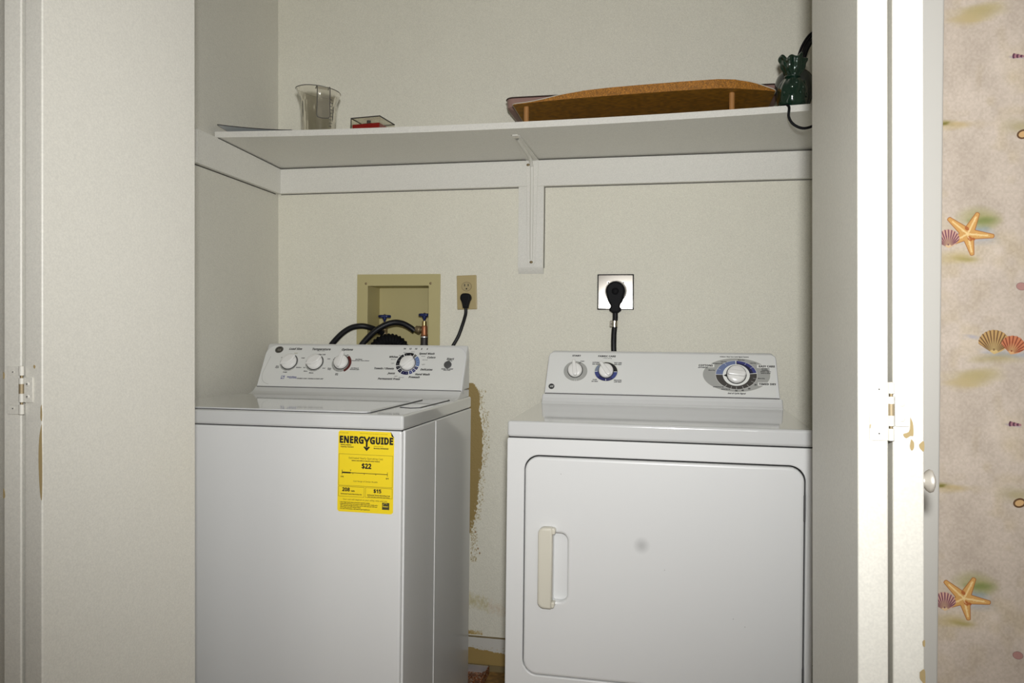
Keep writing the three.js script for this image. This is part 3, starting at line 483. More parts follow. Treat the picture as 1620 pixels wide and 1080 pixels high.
    ['\u2022 Cost range based only on standard capacity models.', '\u2022 Estimated operating cost based on eight wash loads a week and a', '  2007 national average electricity cost of 10.65 cents per kWh and', '  natural gas cost of $1.218 per therm.', '\u2022 For more information, visit www.ftc.gov/appliances.'].forEach((s, i) => tx(s, 45, 1318 + i * 30, 23, { align: 'left' }));
    g.fillStyle = 'rgb(70,66,36)'; g.fillRect(870, 1290, 138, 128); g.strokeStyle = 'rgb(210,186,40)'; g.lineWidth = 7; g.beginPath(); g.arc(930, 1345, 44, 2.6, 5.6); g.stroke(); text(g, 'ENERGY', 938, 1362, 26, { color: 'rgb(220,196,40)', style: 'bold' });
  });
  const ls = poly([[0.004, 0], [0.1305, 0], [0.1345, 0.004], [0.1345, 0.1735], [0.1265, 0.186], [0.004, 0.186], [0, 0.182], [0, 0.004]]), lg = extrude(ls, 0.0006); { const uv = lg.attributes.uv, p = lg.attributes.position; for (let i = 0; i < uv.count; i++) uv.setXY(i, p.getX(i) / lw, p.getY(i) / lh); }
  const lm = obj('energy_label', lg, std({ map: lab, roughness: 0.5 }), t, 'yellow energy label sticker with black print'); lm.position.set(lx0, ly0, 0.0002); lm.rotation.z = -0.006;
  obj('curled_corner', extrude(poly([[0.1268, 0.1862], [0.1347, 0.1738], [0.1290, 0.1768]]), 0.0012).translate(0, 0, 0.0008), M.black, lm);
}

// ---------------------------------------------------------------- dryer
{
  const t = thing('clothes_dryer', 'white clothes dryer with a large door, ivory side grip and oval dial', 'dryer', [0.2758, 0, 0.7286], -0.0111);
  const DX0 = -0.3015, DX1 = 0.326, DY0 = 0.319, DY1 = 0.8345;         // door opening, local
  const fs = rr(0.686, 0.838, 0.0045, 0, 0.454); fs.holes.push(rr(DX1 - DX0, DY1 - DY0, 0.036, (DX0 + DX1) / 2, (DY0 + DY1) / 2, THREE.Path));
  obj('cabinet', box(-0.343, 0.343, 0.035, 0.8695, -0.62, -0.028, 0.003), M.enamel, t);
  obj('front_panel', extrude(fs, 0.028, 0.0025, 3).translate(0, 0, -0.028), M.enamel, t);
  obj('door_gap', extrude(rr(DX1 - DX0, DY1 - DY0, 0.036, (DX0 + DX1) / 2, (DY0 + DY1) / 2), 0.008).translate(0, 0, -0.0265), M.gap, t);
  obj('seam_strip', box(-0.340, 0.340, 0.866, 0.8795, -0.615, -0.005), M.gap, t);
  for (const x of [-0.3, 0.3]) for (const z of [-0.06, -0.56]) obj('foot', cyl(0.02, 0.024, 0.036, 18).translate(x, 0.018, z), M.rubber, t);
  { // deck rises slightly to the back
    const g = new RoundedBoxGeometry(0.686, 0.038, 0.621, 4, 0.007).translate(0, 0.8945, -0.3095); const p = g.attributes.position; for (let i = 0; i < p.count; i++) if (p.getY(i) > 0.8945) p.setY(i, p.getY(i) + Math.max(0, -p.getZ(i) - 0.01) * 0.026);
    obj('top_deck', metric(g), M.shadedTopEnamel, t);
  }
  // door with eased edge, a pocket behind the ivory grip
  const dw = DX1 - DX0 - 0.0062, dh = DY1 - DY0 - 0.0062, dcx = (DX0 + DX1) / 2 - 0.0003, dcy = (DY0 + DY1) / 2 - 0.0003;
  const ds = rr(dw, dh, 0.033, dcx, dcy); const PX0 = -0.229 - 0.001, PX1 = -0.1925 - 0.004, PY0 = 0.493 + 0.004, PY1 = 0.659 - 0.004;
  ds.holes.push(rr(PX1 - PX0, PY1 - PY0, [0.004, 0.017, 0.017, 0.004], (PX0 + PX1) / 2, (PY0 + PY1) / 2, THREE.Path));
  const smudge = canvas(640, 512, (g, W, H) => { g.fillStyle = '#fff'; g.fillRect(0, 0, W, H); const x = (-0.027 - DX0) / (DX1 - DX0) * W, y = (1 - (0.639 - DY0) / (DY1 - DY0)) * H; for (let k = 20; k > 0; k--) { g.fillStyle = 'rgba(120,120,124,0.016)'; g.beginPath(); g.arc(x, y, 20 * k / 20, 0, 7); g.fill(); } g.fillStyle = 'rgba(150,150,150,.5)'; for (const [a, b] of [[0.14, 0.92], [0.52, 0.52], [0.8, 0.3], [0.76, 0.33]]) { g.beginPath(); g.arc(a * W, (1 - b) * H, 1.1, 0, 7); g.fill(); } });
  const dg = extrude(ds, 0.022, 0.0065, 5).translate(0, 0, -0.018); { const uv = dg.attributes.uv, p = dg.attributes.position; for (let i = 0; i < uv.count; i++) uv.setXY(i, (p.getX(i) - DX0) / (DX1 - DX0), (p.getY(i) - DY0) / (DY1 - DY0)); }
  const dm = M.enamel.clone(); dm.map = smudge;
  const door = obj('dryer_door', dg, dm, t);
  obj('finger_pocket', [extrude(rr(PX1 - PX0 + 0.012, PY1 - PY0 + 0.012, 0.004, (PX0 + PX1) / 2, (PY0 + PY1) / 2), 0.003).translate(0, 0, -0.0175)], M.enamel, door);
  { const h = obj('door_grip', [extrude(rr(0.0335, 0.187, [0.015, 0.004, 0.004, 0.015], 0.01675, 0.0935), 0.023, 0.006, 5), extrude(rr(0.012, 0.0135, [0.002, 0.005, 0.002, 0.002], 0.0335, 0.0085), 0.019, 0.002, 3), extrude(rr(0.012, 0.0135, [0.002, 0.002, 0.005, 0.002], 0.0335, 0.1785), 0.019, 0.002, 3)], M.ivory, door, 'ivory plastic grip'); h.position.set(-0.263, 0.4845, 0.0035);
  }
  for (const y of [0.713, 0.335]) obj('hinge', box(DX1 - 0.0075, DX1 - 0.0015, y, y + 0.058, -0.012, 0.002, 0.0015), M.darkGrey, t, 'dark door hinge');
  // console
  const A = [0.951, -0.4386], B = [1.072, -0.4786], L = 0.1274;
  const F = (() => { const g = onFace(A, B); g.updateMatrix(); return g.matrix.clone(); })();
  const prof = new THREE.Shape(); prof.moveTo(-0.615, 0.918); prof.lineTo(-0.412, 0.918); prof.lineTo(-0.414, 0.925); prof.quadraticCurveTo(-0.426, 0.934, -0.431, 0.946); prof.lineTo(A[1] + 0.004, A[0] - 0.0015); prof.lineTo(-0.615, 0.9495); prof.closePath();
  obj('console_base', metric(extrude(prof, 0.668, 0.004, 3).rotateY(-Math.PI / 2).translate(0.336, 0, 0)), M.plastic, t);
  const side = new THREE.Shape(); side.moveTo(A[1] - 0.003, A[0] + 0.001); side.lineTo(B[1] - 0.003, B[0] - 0.002); side.quadraticCurveTo(B[1] - 0.006, B[0] + 0.004, B[1] - 0.016, B[0] + 0.003); side.lineTo(-0.60, 1.05); side.lineTo(-0.60, 0.952); side.closePath();
  obj('console', [metric(extrude(poly([[-0.3270, 0.0008], [0.3300, 0.0008], [0.3235, 0.113], [0.3205, 0.1225], [0.311, 0.1276], [-0.308, 0.1276], [-0.3170, 0.1225], [-0.3205, 0.113]]), 0.03, 0.003, 3).translate(0, 0, -0.0305).applyMatrix4(F)), metric(extrude(side, 0.632, 0.010, 4).rotateY(-Math.PI / 2).translate(0.3175, 0, 0))], M.plastic, t);
  obj('seam_line', box(-0.325, 0.328, A[0] - 0.0018, A[0] + 0.0006, A[1] - 0.02, A[1] + 0.0016), M.crack, t);
  const w = 0.642, tex = faceTexture(w, L, 0, (g, X0, Y, S) => {
    const X = X0;
    const G = 'rgb(172,172,168)';
    // round black badge
    g.fillStyle = 'rgb(20,20,20)'; g.beginPath(); g.ellipse(X(-0.3068), Y(0.0208), 0.0086 * S, 0.0083 * S, 0, 0, 7); g.fill(); g.strokeStyle = 'rgb(120,120,118)'; g.lineWidth = 2; g.beginPath(); g.arc(X(-0.3068), Y(0.0208), 0.007 * S, 0, 7); g.stroke(); text(g, 'GE', X(-0.3068), Y(0.0206), 22, { font: 'serif', style: 'italic bold', color: 'rgb(225,225,222)' });
    text(g, 'START', X(-0.2375), Y(0.1155), 22, { style: 'bold', sx: 1.25 }); text(g, 'FABRIC CARE', X(-0.1485), Y(0.1152), 22, { style: 'bold', sx: 1.2 }); text(g, '+ Press Setting', X(-0.1475), Y(0.1088), 13, { style: 'italic' });
    g.fillStyle = G; g.beginPath(); g.ellipse(X(-0.2385), Y(0.0685), 0.0348 * S, 0.0300 * S, 0, 0, 7); g.fill();
    g.fillStyle = 'rgb(240,240,236)'; for (const dx of [-0.002, 0.003]) g.fillRect(X(-0.2385 + dx), Y(0.0432), 3, 16);
    text(g, 'START', X(-0.2195), Y(0.0985), 13, { style: 'bold' }); text(g, 'OFF', X(-0.2265), Y(0.0935), 12, { style: 'bold' });
    const cx = X(-0.1495), cy = Y(0.0685), ky = 0.86, e = (a0, a1, c) => sector(g, cx, cy, 0.02 * S, 0.0328 * S, a0 * D, a1 * D, c, ky);
    g.fillStyle = 'rgb(224,224,214)'; g.beginPath(); g.ellipse(cx, cy, 0.036 * S, 0.0305 * S, 0, 0, 7); g.fill();
    e(0, 50, 'rgb(58,70,134)'); e(50, 90, 'rgb(30,32,92)'); e(90, 140, 'rgb(26,30,96)'); e(140, 180, 'rgb(56,66,128)'); e(180, 225, 'rgb(128,138,158)'); e(225, 262, 'rgb(150,150,150)'); e(262, 360, 'rgb(14,14,16)');
    g.fillStyle = '#fff'; g.fillRect(cx - 2, cy + 0.022 * S, 4, 18); g.fillRect(cx + 0.022 * S, cy - 2, 30, 4); g.fillRect(cx - 0.0328 * S, cy - 2, 24, 4);
    const two = (a, b, x, y) => { text(g, a, X(x), Y(y), 14, { style: 'bold' }); text(g, b, X(x), Y(y - 0.0048), 14, { style: 'bold' }); };
    two('COTTONS', 'REG HEAT', -0.180, 0.0955); two('EASY CARE', 'MED HEAT', -0.116, 0.0955); two('FLUFF', 'NO HEAT', -0.181, 0.0435); two('DELICATES', 'LOW HEAT', -0.115, 0.043);
    // oval timer
    const ox = X(0.2145), oy = Y(0.0655);
    g.fillStyle = G; g.beginPath(); g.ellipse(ox, oy, 0.0915 * S, 0.0495 * S, 0, 0, 7); g.fill(); g.strokeStyle = 'rgb(236,236,230)'; g.lineWidth = 4; g.stroke();
    const kk = 0.745, f = (a0, a1, c, r0 = 0.030, r1 = 0.0555) => sector(g, ox, oy, r0 * S, r1 * S, a0 * D, a1 * D, c, kk);
    f(0, 360, 'rgb(240,240,236)', 0, 0.0565); f(182, 268, 'rgb(112,126,166)'); f(271, 350, 'rgb(24,24,56)'); f(273, 349, 'rgb(58,62,128)', 0.0465); f(353, 540, 'rgb(66,62,58)');
    g.save(); g.translate(ox, oy); g.scale(1, kk); g.strokeStyle = 'rgba(235,235,232,.9)'; g.lineWidth = 3; for (const a of [14, 30, 52, 70, 90, 106, 124, 205, 235, 300, 325]) { g.beginPath(); g.moveTo(Math.cos(a * D) * 0.046 * S, Math.sin(a * D) * 0.046 * S); g.lineTo(Math.cos(a * D) * 0.0555 * S, Math.sin(a * D) * 0.0555 * S); g.stroke(); } g.restore();
    g.fillStyle = 'rgb(244,244,240)'; g.beginPath(); g.ellipse(ox, oy, 0.0365 * S, 0.0315 * S, 0, 0, 7); g.fill();
    g.fillStyle = 'rgb(14,14,14)'; g.beginPath(); g.moveTo(ox - 0.0345 * S, oy + 6); g.lineTo(ox - 0.024 * S, oy - 12); g.lineTo(ox - 0.024 * S, oy + 20); g.fill();
    const tag = (s, x, y, wd) => { g.fillStyle = 'rgb(236,236,232)'; g.fillRect(X(x) - wd / 2, Y(y) - 16, wd, 32); text(g, s, X(x), Y(y), 24, { style: 'bold', sx: 1.15 }); };
    tag('COTTONS', 0.1315, 0.0918, 150); tag('EASY CARE', 0.297, 0.0918, 168); tag('TIMED DRY', 0.2975, 0.0405, 160);
    const sm = (s, x, y, z = 14, o = {}) => text(g, s, X(x), Y(y), z, { style: 'bold', ...o });
    sm('AUTOMATIC', 0.124, 0.0862, 15); sm('More Dry', 0.1570, 0.0785, 13, { align: 'right' }); sm('OPTIMUM DRY', 0.1790, 0.0980, 13, { align: 'right' }); sm('Less Dry', 0.1890, 0.1040, 13, { align: 'right' }); sm('More Dry', 0.2285, 0.1095, 13); sm('Less Dry', 0.2520, 0.1010, 13, { align: 'left' }); sm('DEWRINKLE 80', 0.1800, 0.0300, 13, { align: 'right' }); sm('MINUTES 70', 0.1970, 0.0238, 13, { align: 'right' });
    ['AUTOMATIC', 'DEWRINKLE', 'SPORTS / KNITS', 'WASH & WEAR'].forEach((s, i) => sm(s, 0.2935, 0.0845 - i * 0.0042, 12)); sm('More Dry', 0.2815, 0.057, 13);
    [['20', 0.2655, 0.0385], ['30', 0.2485, 0.0268], ['40', 0.2310, 0.0215], ['50', 0.2138, 0.0203]].forEach(([s, x, y]) => sm(s, x, y, 18));
    sm('Cottons / Easy Care Cycle Signal Feature', 0.2095, 0.1185, 13, { style: 'italic bold' }); sm('End of Cycle Signal', 0.2145, 0.0122, 17, { style: 'italic bold' });
  });
  const face = extrude(poly([[-0.3205, 0.0025], [0.3205, 0.0025], [0.3180, 0.112], [0.3155, 0.119], [0.308, 0.1245], [-0.306, 0.1245], [-0.3135, 0.119], [-0.3165, 0.112]]), 0.001).translate(0, 0, -0.0002); { const uv = face.attributes.uv, p = face.attributes.position; for (let i = 0; i < uv.count; i++) uv.setXY(i, p.getX(i) / w + 0.5, p.getY(i) / L); }
  obj('control_panel', face.applyMatrix4(F), phys({ map: tex, color: rgb(0.92, 0.925, 0.915), roughness: 0.35, clearcoat: 0.2, clearcoatRoughness: 0.2 }), t);
  knobOn(t, 'knob', -0.2395, 0.071, 0.0213, 8 * D, 'pointer', F); knobOn(t, 'knob', -0.1493, 0.071, 0.0213, 36 * D, 'pointer', F);
  knobOn(t, 'timer_dial', 0.2148, 0.0672, 0.0258, 84 * D, 'bar', F);
}

// ---------------------------------------------------------------- washer outlet box, valves and hoses
{
  const t = thing('outlet_box', 'beige recessed laundry outlet box in the wall above the washer', 'outlet box', [-0.5985, 1.0, 0]);
  const bx = (x) => x + 0.5985, by = (y) => y - 1.0;
  const fr = rr(0.2985, 0.33, 0.002, bx(-0.5985), by(1.1625)); fr.holes.push(rr(0.2185, 0.246, 0.001, bx(-0.599), by(1.1645), THREE.Path));
  obj('frame', extrude(fr, 0.006, 0.0012).translate(0, 0, 0.0003), M.beige, t);
  const x0 = bx(-0.7085), x1 = bx(-0.4895), y0 = by(1.0415), y1 = by(1.2878);
  obj('box_shell', [box(x0 - 0.003, x0, y0 - 0.003, y1 + 0.003, -0.108, 0.001), box(x1, x1 + 0.003, y0 - 0.003, y1 + 0.003, -0.108, 0.001), box(x0, x1, y1, y1 + 0.003, -0.108, 0.001), box(x0, x1, y0 - 0.003, y0, -0.108, 0.001), box(x0, x1, y0, y1, -0.111, -0.108)], M.beige, t);
  for (const x of [-0.7152, -0.4829]) obj('screw', lathe([[0, 0.0022], [0.0035, 0.0015], [0.0045, 0]], 16).rotateX(Math.PI / 2).translate(bx(x), by(1.2955), 0.006), M.oldBrass, t);
}
function valve(label, x, y, z, turn, dir, w, bodyMat) {            // y: handle height
  const t = thing('water_valve', label, 'valve', [x, y, z], turn, 'water valves in the outlet box');
  // oval lobed handle
  const hs = new THREE.Shape(); const n = 48; for (let i = 0; i <= n; i++) { const a = i / n * Math.PI * 2, r = 1 + 0.10 * Math.cos(6 * a); const px = Math.cos(a) * w * r, py = Math.sin(a) * 0.013 * r; i ? hs.lineTo(px, py) : hs.moveTo(px, py); }
  obj('handle', [extrude(hs, 0.010, 0.0035, 3).rotateX(-Math.PI / 2).translate(0, -0.004, 0), lathe([[0.003, -0.02], [0.0045, -0.012], [0.009, -0.004], [0.006, 0.004]], 20)], M.blueHandle, t);
  obj('handle_screw', lathe([[0, 0.009], [0.003, 0.0085], [0.004, 0.006]], 14), M.oldBrass, t);
  obj('stem', cyl(0.0032, 0.0032, 0.03, 14).translate(0, -0.018, 0), M.oldBrass, t);
  obj('bonnet', cyl(0.0075, 0.0085, 0.016, 6).translate(0, -0.0285, 0), M.brass, t);
  obj('valve_body', lathe([[0.0085, -0.036], [0.0105, -0.040], [0.0112, -0.055], [0.0105, -0.062], [0.0118, -0.066], [0.0118, -0.073], [0, -0.073]], 24), bodyMat, t);
  const sp = cyl(0.0085, 0.0085, 0.024, 20).rotateZ(Math.PI / 2).translate(-0.018, -0.050, 0); sp.rotateY(dir);
  obj('spout', sp, M.oldBrass, t);
  obj('union', cyl(0.0125, 0.0125, 0.004, 24).translate(0, -0.075, 0), M.zinc, t);
  obj('supply_pipe', lathe([[0.0122, -0.077], [0.0122, -0.1], [0.0135, -0.102], [0.0135, -0.125], [0.0122, -0.127], [0.0122, y > 1.189 ? -0.147 : -0.142], [0, -0.147]], 22), M.ironPipe, t);
  return t;
}
valve('right water valve with blue handle and copper coloured body, beside the box frame', -0.514, 1.1885, -0.028, 0, 0, 0.0195, M.copper);
valve('left water valve with blue handle, its dark body hidden behind the black hose', -0.667, 1.184, -0.05, 0.15, 0.35, 0.0205, M.oldBrass);
{
  const t = thing('supply_hose', 'black rubber hose arching in front from the right valve down behind the washer', 'hose', [0, 0, 0], 0, 'washer supply hoses');
  obj('hose', tube([[-0.547, 1.1345, -0.022], [-0.560, 1.145, -0.018], [-0.583, 1.1585, -0.006], [-0.606, 1.1625, 0.008], [-0.632, 1.1555, 0.02], [-0.662, 1.138, 0.03], [-0.690, 1.113, 0.036], [-0.716, 1.082, 0.04], [-0.735, 1.045, 0.043], [-0.742, 0.97, 0.05], [-0.742, 0.9, 0.1]], 0.0098, 80, 16), M.rubber, t);
  obj('coupling', lathe([[0.0105, 0], [0.0135, 0.001], [0.0135, 0.008], [0.0118, 0.009], [0.0118, 0.017], [0.0105, 0.018]], 24).rotateZ(Math.PI / 2 - 0.25).translate(-0.5275, 1.137, -0.026), M.oldBrass, t, 'brass hose coupling');
  const t2 = thing('supply_hose', 'black rubber hose arching left over the box frame, behind the front hose', 'hose', [0, 0, 0], 0, 'washer supply hoses');
  obj('hose', tube([[-0.668, 1.1265, -0.036], [-0.682, 1.1365, -0.012], [-0.700, 1.1450, 0.011], [-0.722, 1.1490, 0.024], [-0.754, 1.1435, 0.031], [-0.782, 1.127, 0.036], [-0.806, 1.104, 0.04], [-0.827, 1.078, 0.042], [-0.842, 1.045, 0.044], [-0.85, 0.97, 0.05], [-0.85, 0.9, 0.1]], 0.0098, 80, 16), M.rubber, t2);
  obj('coupling', lathe([[0.0105, 0], [0.0130, 0.001], [0.0130, 0.014], [0.0105, 0.015]], 24).rotateZ(Math.PI / 2 - 0.5).rotateY(0.4).translate(-0.659, 1.120, -0.045), M.oldBrass, t2, 'brass hose coupling');
  // ribbed drain hose looping over into the box
  const t3 = thing('drain_hose', 'thick black corrugated drain hose looping into the outlet box', 'hose', [0, 0, 0]);
  const pts = []; for (let i = 0; i <= 30; i++) { const a = Math.PI * i / 30; pts.push([-0.630 + 0.040 * Math.cos(a), 1.060 + 0.040 * Math.sin(a), -0.03 + 0.055 * (1 - Math.cos(a)) / 2]); }
  pts.unshift([-0.5895, 1.043, -0.03]); pts.push([-0.678, 0.99, 0.05], [-0.69, 0.9, 0.1]);
  const g = new THREE.TubeGeometry(new THREE.CatmullRomCurve3(pts.map(V)), 260, 0.0232, 22, false);
  { const c = new THREE.CatmullRomCurve3(pts.map(V)), p = g.attributes.position; for (let i = 0; i <= 260; i++) { const o = c.getPointAt(i / 260), k = 1 + 0.085 * Math.sin(i * 0.84); for (let j = 0; j <= 22; j++) { const q = i * 23 + j; p.setXYZ(q, o.x + (p.getX(q) - o.x) * k, o.y + (p.getY(q) - o.y) * k, o.z + (p.getZ(q) - o.z) * k); } } g.computeVertexNormals(); }
  obj('corrugated_tube', g, M.black, t3);
}

// ---------------------------------------------------------------- wall outlet and washer cord
{
  const t = thing('wall_outlet', 'tan duplex wall outlet with one black plug in its lower socket', 'outlet', [-0.3560, 1.2648, 0]); t.rotation.z = 0.03;
  obj('cover_plate', extrude(rr(0.0690, 0.1150, 0.003), 0.0065, 0.003, 3).translate(0, 0, 0.0002), M.outlet, t);
  for (const y of [0.0195, -0.0195]) {
    const s = new THREE.Shape(); s.absarc(0, 0, 0.0172, -0.62, 0.62); s.absarc(0, 0, 0.0172, Math.PI - 0.62, Math.PI + 0.62); s.closePath();
    obj('socket_groove', cyl(0.0176, 0.0176, 0.0008, 30).scale(1, 1, 0.88).rotateX(Math.PI / 2).translate(0, y, 0.0065), M.darkTan, t);
    const k = obj('socket', cyl(0.0165, 0.0165, 0.0025, 30).scale(1, 1, 0.87).rotateX(Math.PI / 2).translate(0, y, 0.0065), M.outletFace, t);
    if (y > 0) { for (const x of [-0.0062, 0.0062]) obj('slot', box(x - 0.0013, x + 0.0013, y + 0.0005, y + 0.0085, 0.007, 0.0082), M.gap, k); obj('ground_slot', cyl(0.0026, 0.0026, 0.0012, 14).rotateX(Math.PI / 2).translate(0, y - 0.0075, 0.0076), M.gap, k); }
  }
  const c = thing('washer_power_cord', 'thin black power cord hanging from the tan outlet behind the washer', 'power cord', [-0.3550, 1.2450, 0]);
  const s = new THREE.Shape(); s.moveTo(-0.0085, -0.034); s.lineTo(0.0085, -0.034); s.quadraticCurveTo(0.011, -0.015, 0.0175, -0.004); s.quadraticCurveTo(0.0195, 0.010, 0.010, 0.0145); s.quadraticCurveTo(0, 0.017, -0.010, 0.0145); s.quadraticCurveTo(-0.0195, 0.010, -0.0175, -0.004); s.quadraticCurveTo(-0.011, -0.015, -0.0085, -0.034);
  obj('plug', extrude(s, 0.024, 0.005, 4).translate(0, 0, 0.0082), M.black, c);
  obj('cord', tube([[0, -0.03, 0.020], [0.0005, -0.05, 0.021], [-0.002, -0.066, 0.025], [-0.0085, -0.093, 0.032], [-0.020, -0.128, 0.038], [-0.034, -0.155, 0.042], [-0.05, -0.185, 0.044], [-0.06, -0.23, 0.05], [-0.06, -0.3, 0.09]], 0.0058, 60, 12), M.rubber, c);
}
// ---------------------------------------------------------------- dryer receptacle and cord
{
  const t = thing('dryer_receptacle', 'square stainless steel plate with a round dryer socket', 'outlet', [0.1408, 1.265, 0.002]); t.rotation.set(0, 0.05, 0.004);
  obj('gasket', box(-0.0585, 0.0585, -0.0575, 0.0575, 0.0002, 0.003), M.gap, t);
  obj('cover_plate', extrude(rr(0.1115, 0.1095, 0.003), 0.004, 0.0012, 2).translate(0, 0, 0.002), M.steel, t, 'brushed stainless cover plate');
  obj('socket_ring', lathe([[0.030, 0.004], [0.034, 0.0065], [0.0355, 0.0055], [0.0358, 0.0]], 48).rotateX(Math.PI / 2).translate(0.0012, 0.002, 0.005), M.nickel, t);
  obj('socket_face', cyl(0.0335, 0.0335, 0.004, 40).rotateX(Math.PI / 2).translate(0.0012, 0.002, 0.0065), M.black, t);
  for (const x of [-0.0225, 0.0245]) { obj('screw_lug', cyl(0.0055, 0.0055, 0.003, 20).rotateX(Math.PI / 2).translate(x, 0.029, 0.007), M.nickel, t); obj('screw_hole', cyl(0.0028, 0.0028, 0.001, 14).rotateX(Math.PI / 2).translate(x, 0.029, 0.0088), M.gap, t); }
  const c = thing('dryer_power_cord', 'thick black dryer cord and round plug hanging from the steel plate', 'power cord', [0.1420, 1.2674, 0]);
  const s = new THREE.Shape(); s.absarc(0, 0, 0.0300, -0.35, Math.PI + 0.35); s.lineTo(-0.026, -0.024); s.lineTo(-0.022, -0.034); s.lineTo(-0.0150, -0.046); s.lineTo(-0.0150, -0.052); s.lineTo(-0.0185, -0.056); s.lineTo(-0.0185, -0.064); s.lineTo(-0.009, -0.071); s.lineTo(0.009, -0.071); s.lineTo(0.0185, -0.064); s.lineTo(0.0185, -0.056); s.lineTo(0.0150, -0.052); s.lineTo(0.0150, -0.046); s.lineTo(0.022, -0.034); s.lineTo(0.026, -0.024); s.closePath();
  obj('plug', [extrude(s, 0.030, 0.006, 4).translate(0, 0, 0.009), lathe([[0, 0.006], [0.008, 0.005], [0.012, 0]], 24).rotateX(Math.PI / 2).translate(0, -0.002, 0.038)], M.black, c);
  obj('cord', tube([[0, -0.065, 0.024], [0.0, -0.09, 0.027], [-0.001, -0.11, 0.03], [-0.003, -0.14, 0.034], [-0.003, -0.18, 0.038], [-0.001, -0.22, 0.04], [0, -0.3, 0.042], [0.0, -0.4, 0.044]], 0.0088, 60, 14), M.rubber, c);
  obj('cable_clamp', [cyl(0.0108, 0.0108, 0.020, 24).translate(-0.0015, -0.1065, 0.031), box(-0.0165, -0.008, -0.1165, -0.0965, 0.026, 0.036, 0.002), cyl(0.002, 0.002, 0.014, 10).rotateZ(Math.PI / 2).translate(-0.006, -0.1065, 0.04)], M.steel, c, 'shiny metal cable clamp');
}

